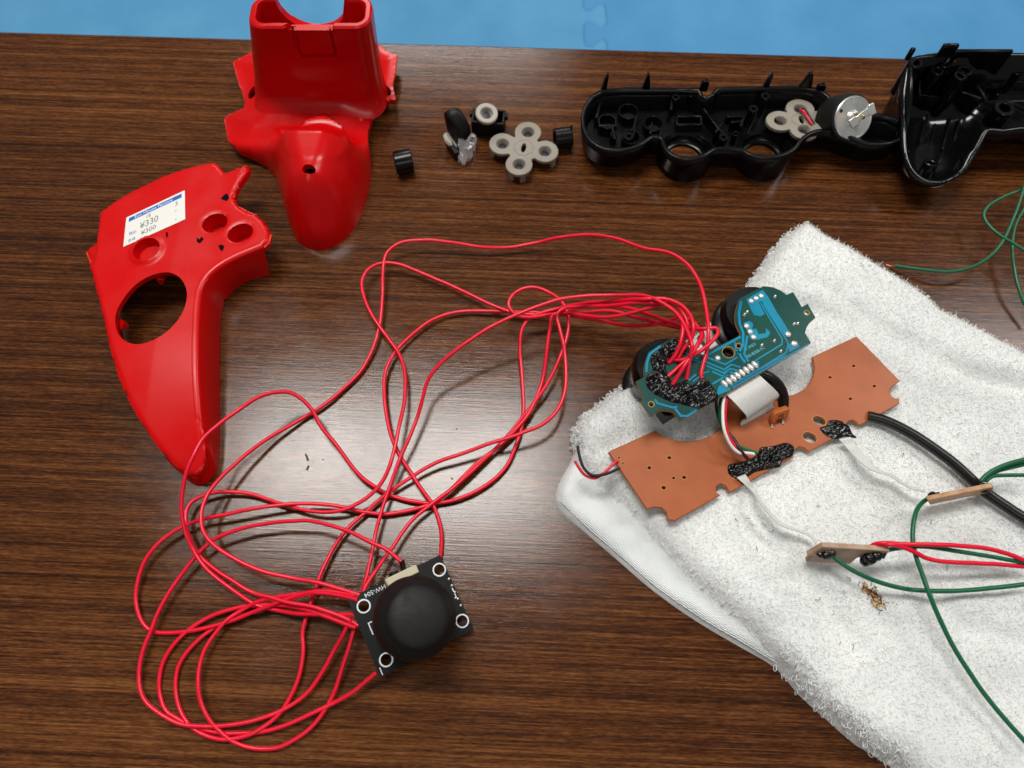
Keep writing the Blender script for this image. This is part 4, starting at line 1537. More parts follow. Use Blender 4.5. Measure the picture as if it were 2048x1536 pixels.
# dividing walls and stiffeners inside the rear shell
for a, b, zb_, zt_, w in (((1822, 205), (1868, 214), 4, 15, 1.2), ((1868, 214), (1900, 196), 4, 16, 1.2), ((1912, 200), (1950, 214), 6, 16, 1.2), ((1826, 150), (1826, 205), 8, 20, 1.0),
                          ((1900, 150), (1905, 196), 6, 20, 1.0), ((1960, 170), (1960, 205), 8, 14, 1.0), ((1985, 150), (1990, 200), 8, 13, 1.0), ((1835, 178), (1890, 172), 6, 14, 1.0),
                          ((2000, 180), (2060, 178), 8, 13, 1.0), ((1858, 300), (1868, 250), 3.2, 5.6, .9), ((1905, 285), (1918, 240), 3.6, 7.0, .9)):
    pa, pb = P(*a, (zb_ + zt_) / 2), P(*b, (zb_ + zt_) / 2)
    dd = (pb - pa) / np.linalg.norm(pb - pa)
    mesh('rib', obox((*((pa + pb) / 2)[:2], (zb_ + zt_) / 2), dd, (-dd[1], dd[0], 0), (0, 0, 1), np.linalg.norm(pb - pa), w, zt_ - zb_), M['black'], sr, mods=[BEV(.25)])
# ================================================================ green circuit board, solder side up
ZB = 29.0


def G(x, y, z=ZB):
    return P(1220 + x / 4.655, 540 + y / 4.655, z)


gb = thing('green_circuit_board', 'green circuit board with blue traces, black glue and soldered red wires', 'circuit board', (*G(1000, 850)[:2], 14))
out_a = [(590, 628), (470, 696), (358, 765)]
arc = [(358, 765), (333, 840), (317, 925), (325, 992)]
out_b = [(325, 992), (248, 1035), (312, 1190), (290, 1215), (375, 1357), (432, 1322), (452, 1304), (500, 1300), (560, 1306), (602, 1322), (650, 1402), (1000, 1193),
         (1440, 935), (1870, 676), (1815, 585), (1828, 535), (1860, 485), (1912, 440), (1840, 315), (1786, 346), (1705, 205), (1645, 232), (1590, 192),
         (1520, 162), (1430, 150), (1320, 205), (1208, 266)]
arc2 = [(1208, 266), (1180, 350), (1168, 430), (1180, 510), (1216, 578)]
out_c = [(1216, 578), (1208, 612), (1080, 675), (945, 745), (880, 790), (800, 772), (730, 712), (665, 655)]
ol = [G(*q_)[:2] for q_ in out_a] + [q_[:2] for q_ in spline(np.array([G(*q_) for q_ in arc]), 1)[1:]] + [G(*q_)[:2] for q_ in out_b[1:]] \
    + [q_[:2] for q_ in spline(np.array([G(*q_) for q_ in arc2]), 1)[1:]] + [G(*q_)[:2] for q_ in out_c[1:]]
ol = np.array(ol)


def gcirc(x, y, r, n=22):
    c = G(x, y)
    return circle(c[0], c[1], r / 4.655 / 6.1, n)


gh = [gcirc(1103, 765, 58, 30), gcirc(1200, 705, 25), gcirc(1832, 398, 24), gcirc(385, 1248, 25)]
gpb = mesh('board', plate(ol, ZB, ZB - 1.5, gh, 3, 1.2), M['pcb'], gb, sharp=30)
lp = resample(ol, 1.0)
# pale sawn edge of the laminate
n = len(lp)
li = offset_in(lp, -.06)
mesh('board_edge', (np.vstack([np.column_stack([li, np.full(n, ZB - .06)]), np.column_stack([li, np.full(n, ZB - 1.46)])]),
                    [(k, (k + 1) % n, n + (k + 1) % n, n + k) for k in range(n)]), M['pcb_edge'], gb, flat=True)
for x, y, r in ((1103, 765, 58), (1200, 705, 25), (385, 1248, 25), (1832, 398, 24)):
    c = G(x, y)
    r_ = r / 4.655 / 6.1
    mesh('hole_rim', lathe([(r_ - .02, -1.4), (r_ - .02, .02), (r_ + .16, .04), (r_ + .18, .0)], c, n=28, cap0=False, cap1=False), M['pcb_edge'], gpb)


def strip2(pts, w, z):
    """Flat bevelled strip along a polyline (mm, plan)."""
    pts = np.asarray(pts)[:, :2]
    m_ = len(pts)
    L, Rr = [], []
    for i in range(m_):
        t0 = pts[i] - pts[i - 1] if i else pts[1] - pts[0]
        t1 = pts[i + 1] - pts[i] if i < m_ - 1 else t0
        t0, t1 = t0 / np.linalg.norm(t0), t1 / np.linalg.norm(t1)
        n0, n1 = np.array((-t0[1], t0[0])), np.array((-t1[1], t1[0]))
        b_ = n0 + n1
        b_ /= np.linalg.norm(b_)
        k = w / 2 / max(b_ @ n0, .5)
        L.append(pts[i] + b_ * k)
        Rr.append(pts[i] - b_ * k)
    V = [(*q_, z) for q_ in L] + [(*q_, z) for q_ in Rr]
    F = [(i, m_ + i, m_ + i + 1, i + 1) for i in range(m_ - 1)]
    return np.array(V), F


TR = [([(1400, 305), (1480, 440), (1602, 640), (1602, 690), (1345, 848)], 14), ([(1428, 318), (1520, 462), (1642, 650), (1660, 690), (1640, 768), (1120, 1085)], 14),
      ([(1222, 290), (1200, 400), (1208, 500), (1240, 585), (1238, 700), (1200, 762), (1222, 812), (1258, 862)], 24), ([(1278, 612), (1250, 782), (1288, 852)], 22),
      ([(870, 800), (1072, 880), (1185, 812)], 16), ([(880, 850), (1062, 928), (1130, 880), (1215, 905)], 16), ([(900, 892), (1060, 960), (1122, 918), (1190, 938)], 16),
      ([(920, 932), (1050, 990), (1130, 950), (1165, 975)], 16), ([(955, 1062), (1040, 1010), (1120, 960)], 18), ([(1140, 1100), (1400, 948), (1850, 690)], 13),
      ([(1150, 1075), (1400, 925), (1640, 790)], 9), ([(890, 800), (1000, 738), (1160, 652), (1216, 620)], 24), ([(1160, 662), (1170, 742), (1214, 772)], 14),
      ([(418, 1205), (440, 1240), (590, 1282), (625, 1272)], 18), ([(606, 1290), (660, 1358), (722, 1360), (806, 1304)], 20), ([(470, 706), (372, 782), (346, 850), (338, 950)], 22),
      ([(730, 1030), (800, 972)], 16), ([(770, 1040), (880, 955), (950, 935)], 12), ([(620, 800), (700, 770), (760, 800), (880, 850)], 18), ([(640, 840), (720, 820), (860, 860)], 12)]
for pts, w in TR:
    mesh('copper_trace', strip2([G(*q_) for q_ in pts], w / 4.655 / 6.1, ZB + .05), M['trace'], gpb, flat=True)
for pts in ([(1268, 272), (1422, 184), (1474, 252), (1560, 405), (1606, 470), (1685, 600), (1640, 622), (1562, 520), (1480, 398), (1412, 292), (1385, 300), (1440, 410), (1402, 432), (1338, 418)],
            [(1244, 492), (1300, 474), (1334, 500), (1322, 552), (1362, 545), (1384, 598), (1450, 586), (1452, 540), (1492, 582), (1472, 622), (1372, 650), (1310, 640)],
            [(988, 1172), (1010, 1082), (1042, 1062), (1122, 1100), (1120, 1118)], [(1330, 870), (1382, 845), (1390, 890), (1350, 905)], [(1660, 690), (1740, 660), (1765, 712), (1668, 765)]):
    pp = np.array([G(*q_, ZB + .045)[:2] for q_ in pts])
    v2, f2 = cdt(pp, (), 5, False, 5)
    mesh('copper_area', (np.column_stack([v2, np.full(len(v2), ZB + .045)]), [tuple(t) for t in f2]), M['trace'], gpb, flat=True)
a, b = G(1066, 1062), G(1348, 884)
hd = (b - a) / np.linalg.norm(b - a)
hn = np.array((-hd[1], hd[0], 0))
for k in range(8):
    c = a + (b - a) * k / 7
    c[2] = ZB + .1
    v, f = ball((0, 0, 0), 1.0, 12, 7)
    v = c + v[:, :1] * hd * .88 + v[:, 1:2] * hn * 1.6 + v[:, 2:] * np.array((0, 0, .75))
    mesh('header_joint', (v, f), M['solder'], gpb, sharp=80)
for x, y, r in ((1315, 290, 26), (1360, 264, 26), (1408, 242, 26), (1272, 522, 28), (1304, 576, 28), (1336, 626, 28), (1658, 600, 30), (1715, 688, 32), (1003, 820, 27)):
    mesh('solder_joint', ball(G(x, y, ZB + .05), r / 28.0, 16, 8, .55), M['solder'], gpb, sharp=80)
for x, y in ((1535, 252), (1275, 396), (1250, 420), (1712, 508), (1746, 503), (1412, 704), (1528, 664), (1588, 762)):
    c = G(x, y, ZB + .3)
    mesh('clipped_lead', tube(np.array([c - (0, 0, .3), c + (.1, .25, .25), c + (.35, .5, .35)]), [.5, .35, .2], 7), M['solder'], gpb)
td = G(1500, 688) - G(1280, 815)
td /= np.linalg.norm(td)
tu = np.array((-td[1], td[0], 0))
place_text('board_print', '1.1REV', M['print_'], gpb, G(1268, 752, ZB), td, tu, 1.5, .08)
place_text('board_print', '00-8008-9C', M['print_'], gpb, G(1285, 822, ZB), td, tu, 1.5, .08)

# lumpy black hot glue


def glue_blob(name, pts, z, h, parent, seed=0.0, rough=.85, grid=.42):
    pl = spline(np.asarray(pts), 1.2, True)[:, :2]
    v2, f2 = cdt(pl, (), grid, True, .6)
    d = dist_poly(pl, v2)
    e = np.sqrt(np.clip(1 - (1 - np.clip(d / 1.8, 0, 1)) ** 2, 0, 1))
    nz = np.array([noise.turbulence(Vector((p[0] * .30 + p[1] * .3 + seed, p[1] * .75 - p[0] * .45, seed)), 2, False) for p in v2])
    n2 = np.array([noise.noise(Vector((p[0] * .7, p[1] * .9 + seed, 2.0))) for p in v2])
    zt_ = z + e * (h * .45 + h * rough * nz + .35 * h * n2) - .05
    zt_ = np.maximum(zt_, z + .02)
    V, F = solid(v2, f2, 0, z - .02)
    V[:len(v2), 2] = zt_
    return mesh(name, (V, F), M['glue'], parent, sharp=80)


gl = [(600, 640), (690, 668), (725, 720), (690, 790), (600, 800), (545, 850), (520, 890), (545, 985), (600, 1060), (690, 1030), (760, 1075), (850, 1010), (890, 1000), (950, 1080),
      (1015, 1185), (900, 1260), (830, 1290), (720, 1265), (640, 1245), (560, 1225), (470, 1185), (390, 1140), (330, 1060), (345, 985), (400, 930), (375, 860), (390, 790), (470, 720)]
glue_blob('glue', [G(*q_) for q_ in gl], ZB, 1.9, gb, 1.0)
# stick modules hanging under the board
for (x, y, nm) in ((458, 1040, 'stick_module'), (1245, 560, 'stick_module')):
    c = G(x, y, 12)
    lowz = 4.0 if x < 800 else 13.0
    s_ = mesh(nm, lathe([(6, lowz), (11.6, lowz + .3), (12.4, lowz + 1.2), (12.4, lowz + 2.8), (11.4, lowz + 3.6), (9.0, lowz + 4.2), (8.5, lowz + 6.0), (11.0, lowz + 9.0), (11.2, 22), (10.0, ZB - 3)],
                        (c[0], c[1], 0), n=48), M['black'], gb, sharp=40)
c = G(1110, 770, ZB - 5)
mesh('connector_or_block', obox(c, hd, hn, (0, 0, 1), 8, 6, 4), M['black_matt'], gb, mods=[BEV(.3)])  # black block added beneath the board to make the large hole look dark
c = G(905, 668, ZB - 3)
mesh('connector_or_block', obox(c, hd, hn, (0, 0, 1), 3.5, 6.5, 3.0), M['ribbon'], gb, mods=[BEV(.3)])
c = G(540, 1325, ZB - 6)
mesh('connector_or_block', obox(c, hd, hn, (0, 0, 1), 6, 4, 6), M['black_matt'], gb)

# ================================================================ brown circuit board
ZR = 15.0


def Bp(x, y, z=ZR):
    return P(1120 + x / 2.926, 660 + y / 2.926, z)


bb = thing('brown_circuit_board', 'brown circuit board with curved cut-outs lying on the white towel', 'circuit board', (*Bp(1100, 600)[:2], 15))
bo = [(285, 715), (300, 705), (555, 590)]
c1 = [(555, 590), (600, 620), (660, 642), (730, 652), (800, 648), (870, 625), (920, 592), (952, 555)]
bo2 = [(952, 555), (975, 500), (965, 440), (985, 405), (1100, 400), (1245, 393)]
c2 = [(1245, 393), (1310, 388), (1372, 378), (1425, 350), (1462, 308), (1484, 262), (1490, 215), (1478, 158)]
bo3 = [(1478, 158), (1735, 38), (1988, 298), (1962, 318)]
c3_ = [(1962, 318), (1938, 335), (1930, 362), (1940, 388), (1962, 400)]
bo4 = [(1962, 400), (1985, 400), (1985, 430), (1750, 558), (1736, 540), (1716, 526), (1690, 530), (1676, 548), (1680, 575), (1660, 600), (1456, 712), (1432, 688), (1398, 680), (1375, 700), (1360, 745),
       (1240, 812), (990, 950), (975, 915), (942, 898), (912, 915), (914, 950), (936, 966), (675, 1114), (632, 1110), (622, 1062), (592, 1037), (548, 1034), (510, 1048), (400, 885)]
bol = [Bp(*q_)[:2] for q_ in bo] + [q_[:2] for q_ in spline(np.array([Bp(*q_) for q_ in c1]), 1)[1:]] + [Bp(*q_)[:2] for q_ in bo2[1:]] \
    + [q_[:2] for q_ in spline(np.array([Bp(*q_) for q_ in c2]), 1)[1:]] + [Bp(*q_)[:2] for q_ in bo3[1:]] \
    + [q_[:2] for q_ in spline(np.array([Bp(*q_) for q_ in c3_]), .8)[1:]] + [Bp(*q_)[:2] for q_ in bo4[1:]]
bol = np.array(bol)
bholes = [((640, 747), 12, 10), ((523, 806), 12, 10), ((665, 866), 9, 8), ((727, 862), 12, 10), ((607, 922), 13, 11), ((346, 747), 8, 6), ((368, 780), 6, 6), ((1719, 210), 12, 9),
          ((1580, 277), 12, 9), ((1840, 328), 12, 9), ((1700, 402), 12, 9), ((1518, 530), 38, 25), ((1462, 628), 41, 29)]
bh = []
for (x, y), rx, ry in bholes:
    c = Bp(x, y)
    bh.append(circle(c[0], c[1], rx / 16.8, 20, ry / 16.0, R(-25) if rx > 20 else 0))
bpb = mesh('board', plate(bol, ZR, ZR - 1.6, bh, 3, 1.2), M['phenol'], bb, sharp=30, mods=[BEV(.12, 1, 50)])
lp = resample(bol, 1.0)
n = len(lp)
li = offset_in(lp, -.07)
mesh('board_edge', (np.vstack([np.column_stack([li, np.full(n, ZR - .12)]), np.column_stack([li, np.full(n, ZR - 1.5)])]),
                    [(k, (k + 1) % n, n + (k + 1) % n, n + k) for k in range(n)]), M['phenol_edge'], bb, flat=True)
for hl_ in bh:
    n = len(hl_)
    mesh('hole_rim', (np.vstack([np.column_stack([offset_in(hl_, -.16), np.full(n, ZR + .015)]), np.column_stack([offset_in(hl_, .02), np.full(n, ZR + .015)]), np.column_stack([offset_in(hl_, .02), np.full(n, ZR - 1.5)])]),
                      [(j * n + k, j * n + (k + 1) % n, (j + 1) * n + (k + 1) % n, (j + 1) * n + k) for j in range(2) for k in range(n)]), M['phenol_edge'], bpb, flat=True)
glue_blob('glue', [Bp(*q_) for q_ in [(985, 790), (1010, 782), (1100, 760), (1160, 720), (1170, 690), (1240, 680), (1330, 660), (1370, 685), (1362, 735), (1300, 770), (1290, 800), (1220, 815),
                                      (1130, 838), (1100, 860), (1030, 872), (985, 840)]], ZR, 1.7, bb, 5.0)
glue_blob('glue', [Bp(*q_) for q_ in [(1518, 572), (1560, 560), (1570, 532), (1640, 530), (1690, 560), (1710, 605), (1740, 632), (1660, 625), (1620, 638), (1560, 622)]], ZR, 1.4, bb, 9.0)
# resonator
ra, rb = P(1545, 832, ZR + 4), P(1572, 822, ZR + 4)
rd = rb - ra
rd[2] = 0
rl = np.linalg.norm(rd)
rd /= rl
rc_ = P(1558, 829, ZR + 3)
rs_ = thing('ceramic_resonator', 'small orange two-legged ceramic resonator standing on the brown board', 'resonator', P(1558, 845, ZR))
up = np.array((0, .55, .83))
bk = np.cross(rd, up)
prof = []
outl = np.array([(-3.2, -1.6), (-2.6, -2.6), (-1.5, -2.4), (-.9, -1.2), (.9, -1.2), (1.5, -2.4), (2.6, -2.6), (3.2, -1.4), (3.3, 1.2), (2.6, 2.3), (-2.6, 2.3), (-3.3, 1.2)])
v2, f2 = cdt(outl, (), 3, False, 3)
sv, sff = solid(v2, f2, 1.2, -1.2)
V = rc_ + sv[:, :1] * rd + sv[:, 1:2] * up + sv[:, 2:] * bk
mesh('body', (V, sff), M['ceramic'], rs_, mods=[BEV(.8, 3)])
for s in (-1, 1):
    top_ = rc_ + rd * s * 2.1 - up * 2.2
    foot_ = np.array((*(rc_ + rd * s * 2.1 - up * 5.4)[:2], ZR + .1))
    mesh('lead', tube(np.array([top_, foot_]), .42, 8), M['solder'], rs_)
fr = -bk if bk[1] < 0 else bk
fr = bk if bk[2] > 0 else -bk
place_text('marking', '240', M['ink'], rs_, rc_ + fr * 1.27 - rd * 1.3 - up * .2, rd, up, 1.5, .02)

# flat cables
def ribbon(name, left, right, m, parent, cond=9, thick=.35, base=None, wave=.16, narrow=0.0):
    l3, r3_ = spline(np.asarray(left), 1.0), spline(np.asarray(right), 1.0)
    nn = max(len(l3), len(r3_))
    r3_ = spline(np.asarray(right) if narrow == 0 else np.asarray(right) * (1 - narrow) + np.asarray(left) * narrow, 1.0)
    l3, r3_ = even3(l3, nn), even3(r3_, nn)
    t = np.gradient((l3 + r3_) / 2, axis=0)
    wv = r3_ - l3
    nrm_ = np.cross(t, wv)
    nrm_ /= np.maximum(np.linalg.norm(nrm_, axis=1), 1e-6)[:, None]
    m_ = cond * 5
    V = []
    for i in range(m_ + 1):
        s = i / m_
        hgt = wave * abs(math.sin(math.pi * s * cond))
        V.append(l3 + wv * s + nrm_ * hgt)
    V = np.stack(V, 1).reshape(-1, 3)
    k = m_ + 1
    F = [(i * k + j, i * k + j + 1, (i + 1) * k + j + 1, (i + 1) * k + j) for i in range(nn - 1) for j in range(m_)]
    return mesh(name, (V, F), m, parent, sharp=80, mods=[SOL(thick, -1 if True else 1, False)])


rbn = ribbon('ribbon_cable', [P(1449, 786, ZB - 2.5), P(1456, 793, ZB - 2), P(1470, 807, ZB - 2.2), P(1484, 822, ZB - 4), P(1492, 832, ZB - 6.2), P(1492, 837, ZB - 7.6), P(1484, 839, ZR + 1.8), P(1480, 846, ZR + .5), P(1481, 852, ZR + .1)],
             [P(1512, 746, ZB - 2.5), P(1520, 753, ZB - 2), P(1534, 766, ZB - 2.2), P(1547, 778, ZB - 4), P(1556, 788, ZB - 6.2), P(1556, 793, ZB - 7.6), P(1545, 800, ZR + 1.8), P(1544, 810, ZR + .5), P(1547, 817, ZR + .1)], M['ribbon'], None, 16, wave=.07)
tag(rbn, 'pale grey folded ribbon cable joining the green and brown boards', 'ribbon cable')
rb1 = ribbon('ribbon_cable', [P(1473, 955, ZR + 1.2), P(1486, 966, ZR + 1.2), P(1503, 982, ZR), P(1515, 1000, 19), P(1535, 1027, 19.5), P(1557, 1050, 19.5), P(1580, 1059, 19), P(1605, 1067, 19), P(1621, 1075, 19), P(1634, 1094, 20)],
             [P(1497, 946, ZR + 1.2), P(1502, 958, ZR + 1.0), P(1510, 975, ZR - 1), P(1519, 992, 16), P(1540, 1021, 16), P(1562, 1044, 16), P(1583, 1053, 16), P(1607, 1061, 16), P(1626, 1071, 16), P(1640, 1093, 18)], M['ribbon'], None, 4, .3, wave=.1, narrow=.3)
tag(rb1, 'thin white flat cable twisting from the brown board to the stacked sensor boards', 'ribbon cable')
rb2 = ribbon('ribbon_cable', [P(1677, 878, ZR + .8), P(1692, 895, ZR), P(1709, 914, 18), P(1738, 939, 18.5), P(1755, 946, 19), P(1778, 952, 19), P(1803, 968, 19), P(1827, 980, 19), P(1850, 984, 20)],
             [P(1709, 872, ZR + .8), P(1718, 886, ZR), P(1733, 907, 17), P(1753, 931, 16.5), P(1765, 941, 16), P(1790, 951, 15.5), P(1812, 967, 15.5), P(1832, 977, 16), P(1850, 979, 17)], M['ribbon'], None, 4, .3, wave=.1, narrow=.3)
tag(rb2, 'thin white flat cable running from the brown board to the upright sensor board', 'ribbon cable')

# ================================================================ small sensor boards
s1 = thing('sensor_board', 'pair of stacked small tan sensor boards with black glue', 'circuit board', P(1690, 1125, 14))
def small_board(parent, c4, thick, m1, m2, name='board'):
    """c4: top edge left/right, bottom edge right/left; extruded along its normal."""
    c4 = [np.asarray(q_) for q_ in c4]
    nrm_ = np.cross(c4[1] - c4[0], c4[3] - c4[0])
    nrm_ /= np.linalg.norm(nrm_)
    V = c4 + [q_ + nrm_ * thick for q_ in c4]
    k = len(c4)
    F = [tuple(range(k)), tuple(range(2 * k - 1, k - 1, -1))] + [(i, k + i, k + (i + 1) % k, (i + 1) % k) for i in range(k)]
    return mesh(name, (np.array(V), F), m1, parent, flat=True, mods=[BEV(.15, 1, 40)])


tan = mat('tan_board', (186, 150, 112), .45, var=(200, (160, 112, 72), .42, .62), bump=(800, .1, .1))
tan2 = mat('tan_board_back', (176, 150, 128), .4, var=(150, (150, 116, 92), .42, .62))
small_board(s1, [P(1645, 1094, 26), P(1780, 1102, 25), P(1772, 1112, 21), P(1706, 1116, 19.5), P(1614, 1112, 20)], 1.7, tan2, tan)
small_board(s1, [P(1622, 1112, 18), P(1720, 1112, 18.5), P(1700, 1128, 14.5), P(1612, 1124, 15)], 1.6, tan2, tan)
for px, py, z, r in ((1652, 1109, 22.5, 1.7), (1642, 1108, 22.0, 1.3), (1662, 1107, 23, 1.4), (1740, 1114, 22.0, 2.3), (1732, 1121, 20, 1.9), (1752, 1110, 23, 1.8), (1764, 1109, 22.5, 1.3)):
    v, f = ball(P(px, py, z), r, 12, 8, .8)
    v += np.array([noise.noise_vector(Vector(q_ * .9)) for q_ in v]) * .45
    mesh('glue', (v, f), M['glue'], s1, sharp=80)
s2_ = thing('sensor_board', 'small tan sensor board standing on edge against the black cable', 'circuit board', P(1915, 990, 14))
small_board(s2_, [P(1851, 992, 23), P(1983, 965, 23.5), P(1981, 975, 16), P(1856, 1001, 15)], -1.5, tan, tan)
for px, py, z, r in ((1866, 992, 21, 1.5), (1876, 992, 20, 1.3), (1968, 976, 20.5, 1.7), (1976, 973, 20.5, 1.4)):
    v, f = ball(P(px, py, z), r, 12, 8, .8)
    v += np.array([noise.noise_vector(Vector(q_ * .9)) for q_ in v]) * .45
    mesh('glue', (v, f), M['glue'], s2_, sharp=80)

# ================================================================ joystick module
J0, J1, J3 = P(695, 1198, 11), P(880, 1110, 6.5), P(757, 1357, 7.5)
jx = J1 - J0
jx /= np.linalg.norm(jx)
jy = J3 - J0
jy -= jx * (jx @ jy)
jy /= np.linalg.norm(jy)          # along the short side, towards the camera
jn_ = np.cross(jy, jx)
if jn_[2] < 0:
    jn_ = -jn_
JW, JH = float(np.linalg.norm(J1 - J0)), float(np.linalg.norm(J3 - J0))



def J(x, y, z=0.0):
    return J0 + jx * x + jy * y + jn_ * z


def jmap(vf):
    v, f = vf
    v = np.asarray(v)
    return J0 + v[:, :1] * jx + v[:, 1:2] * jy + v[:, 2:] * jn_, f


jm = thing('joystick_module', 'black square joystick module with white printed rings and round thumb cap', 'joystick module', (*J(17, 13)[:2], 0))
hc = [(3.7, 4.2), (30.0, 4.2), (3.7, 22.0), (30.0, 22.0)]
jo = np.array([(0, 0), (JW, 0), (JW, JH), (0, JH)])
v2, f2 = cdt(jo, [circle(x, y, 1.65, 24) for x, y in hc], 4, False, 1.0)
V, F = solid(v2, f2, 0, -1.5)
jpb = mesh('board', jmap((V, [t[::-1] for t in F])), M['board_black'], jm, sharp=30)
e_ = .05
edge = np.array([(-e_, -e_), (JW + e_, -e_), (JW + e_, JH + e_), (-e_, JH + e_)])
mesh('board_edge', jmap((np.vstack([np.column_stack([edge, np.full(4, -.1)]), np.column_stack([edge, np.full(4, -1.45)])]), [(k, (k + 1) % 4, 4 + (k + 1) % 4, 4 + k) for k in range(4)])), M['fibre_edge'], jm, flat=True)
for x, y in hc:
    a = np.linspace(0, 2 * math.pi, 40, endpoint=False)
    V = np.vstack([np.column_stack([x + r_ * np.cos(a), y + r_ * np.sin(a), np.full(40, .05)]) for r_ in (1.75, 2.2)])
    mesh('printed_ring', jmap((V, [(k, (k + 1) % 40, 40 + (k + 1) % 40, 40 + k) for k in range(40)])), M['silk'], jpb, flat=True)
for pts, w in (([(4.2, 9.6), (3.0, 9.6), (3.0, 13.4)], .35), ([(4.4, 17.0), (4.8, 18.8), (5.8, 19.4)], .45), ([(JW - 1.4, 14.5), (JW - .8, 14.5), (JW - .8, 11.2)], .3), ([(1.0, 23.2), (1.0, 25.6)], .3)):
    V, F = strip2(np.array(pts), w, .05)
    mesh('printed_line', jmap((V, F)), M['silk'], jpb, flat=True)
# HW-504, upside down along the far edge
place_text('printed_text', 'HW-504', M['silk'], jpb, J(12.3, .8, 0), -jx, jy, 2.0, .06)
for k in range(5):
    mesh('header_pin', jmap(ball((31.6, 8.2 + 2.3 * k, .15), .42, 8, 5, .8)), M['solder'], jm)
    mesh('pin', jmap(tube(np.array([(31.6, 8.2 + 2.3 * k, -.1), (31.6, 8.2 + 2.3 * k, -3.0)]), .3, 6)), M['solder'], jm)
# potentiometers and gimbal box
mesh('gimbal_box', jmap((lambda vf: vf)(box(17.5, 13.2, 6, 15, 15, 11.8))), M['black_matt'], jm, mods=[BEV(.5)])
mesh('potentiometer', jmap(box(17.6, 1.3, 5.0, 10.5, 2.6, 8.6)), M['beige'], jm, mods=[BEV(.3)])
mesh('potentiometer', jmap(box(8.6, 13.2, 5.6, 2.2, 10.5, 9.6)), M['beige'], jm, mods=[BEV(.3)])
mesh('potentiometer_tab', jmap(box(13.6, 2.4, 6.0, 1.6, 4.4, 7.0)), M['beige'], jm, mods=[BEV(.2)])
mesh('potentiometer_dial', jmap(lathe([(1.6, 0), (1.6, 1.1), (.6, 1.3)], (15.6, .1, 7.0), (0, -1, 0), 18)), M['black_matt'], jm)
# thumb cap
jc, tilt_ax = J(15.3, 14.6, 10.0), jn_ + jx * .06
cap_prof = [(8.0, -2.0), (11.0, 0), (12.2, 2.2), (12.6, 4.6), (12.4, 7.0), (11.8, 9.0), (11.0, 10.6), (10.3, 11.6), (9.75, 12.4), (9.4, 13.1), (9.0, 13.7), (8.3, 14.2), (7.2, 14.6), (5.6, 15.0), (3.6, 15.3), (1.8, 15.45), (.02, 15.5)]
cap_prof = [(r_ * .99, h_) for r_, h_ in cap_prof]
mesh('thumb_cap', lathe(cap_prof, jc, tilt_ax, 64), M['rubber_black'], jm, sharp=60)
# soldered and insulated terminal at the far edge
tt = np.array([P(803, 1121, 14.5), P(806, 1134, 13), P(808, 1146, 10), P(812, 1152, 8)])
v, f = tube(spline(tt, .5), .85, 8)
v += np.array([noise.noise_vector(Vector(q_ * .8)) for q_ in v]) * .25
mesh('terminal', (v, f), M['shrink'], jm)
# ================================================================ wires
def zprof(n, keys):
    t = np.linspace(0, 1, n)
    return np.interp(t, [k for k, _ in keys], [z for _, z in keys])


def wire(px, keys, r, m, name, label, cat, group=None, extra=None):
    px = np.array(px, float)
    s = np.concatenate([[0], np.cumsum(np.hypot(*np.diff(px, axis=0).T))])
    s /= s[-1]
    z = np.interp(s, [k for k, _ in keys], [zz_ for _, zz_ in keys])
    pts = np.array([P(a, b, c) for (a, b), c in zip(px, z)])
    path = spline(pts, .9)
    env = np.minimum(1, np.minimum(np.arange(len(path)), np.arange(len(path))[::-1]) / 12.0)[:, None]
    path = path + env * np.array([noise.noise_vector(Vector(q_ * .045)) * .45 + noise.noise_vector(Vector(q_ * .16)) * .12 for q_ in path])
    path[:, 2] = np.maximum(path[:, 2], r + .02)
    o = mesh(name, tube(path, r, 10), m, None, sharp=60)
    tag(o, label, cat, group)
    return o, path


RW = .69
GR = 'red hook-up wires'
PB = ZB + .3
wire([(1404, 757), (1402, 752), (1407, 729), (1416, 698), (1418, 659), (1410, 604), (1399, 561), (1375, 528), (1336, 506), (1289, 497), (1227, 477), (1172, 470), (1121, 474), (1071, 485), (1020, 494),
      (961, 493), (899, 484), (848, 480), (801, 486), (774, 506), (765, 534), (764, 596), (760, 643), (746, 694), (725, 738), (684, 781), (643, 813), (599, 839), (541, 873), (486, 914), (445, 952),
      (418, 986), (404, 1020), (404, 1058), (425, 1089), (472, 1119), (530, 1143), (582, 1155), (633, 1165), (701, 1184), (720, 1190)],
     [(0, PB), (.06, 33), (.12, 26), (.22, 13), (.3, 3), (.36, 5), (.42, 7), (.5, 4), (.58, 1.5), (.66, 2), (.78, 9), (.86, 10), (.93, 8), (1, 10)], RW, M['red_wire'], 'red_wire',
     'red wire taking the outermost arch nearest the black front shell', 'wire', GR)
wire([(1336, 753), (1375, 718), (1398, 688), (1407, 669), (1400, 661), (1360, 656), (1317, 646), (1274, 635), (1220, 622), (1160, 628), (1110, 632), (1071, 629), (1020, 622), (953, 596), (899, 571), (836, 543),
      (797, 529), (766, 526), (739, 536), (724, 561), (729, 596), (746, 635), (774, 674), (797, 706), (808, 737), (810, 772), (807, 811), (797, 858), (785, 913), (766, 960), (739, 991), (703, 1012), (680, 1020),
      (650, 1024), (616, 1021), (582, 1013), (541, 1000), (500, 987), (452, 983), (418, 988), (387, 1002), (372, 1024), (372, 1058), (384, 1092), (399, 1115), (424, 1136), (463, 1160), (507, 1184), (543, 1194), (581, 1205),
      (626, 1214), (670, 1228), (703, 1242), (718, 1252)],
     [(0, PB), (.04, 33), (.1, 20), (.2, 5), (.3, 3), (.38, 6), (.46, 4), (.55, 8), (.63, 5), (.72, 3), (.8, 4), (.9, 5), (1, 9)], RW, M['red_wire'], 'red_wire', 'red wire bent into a rounded loop at the upper left of the tangle', 'wire', GR)
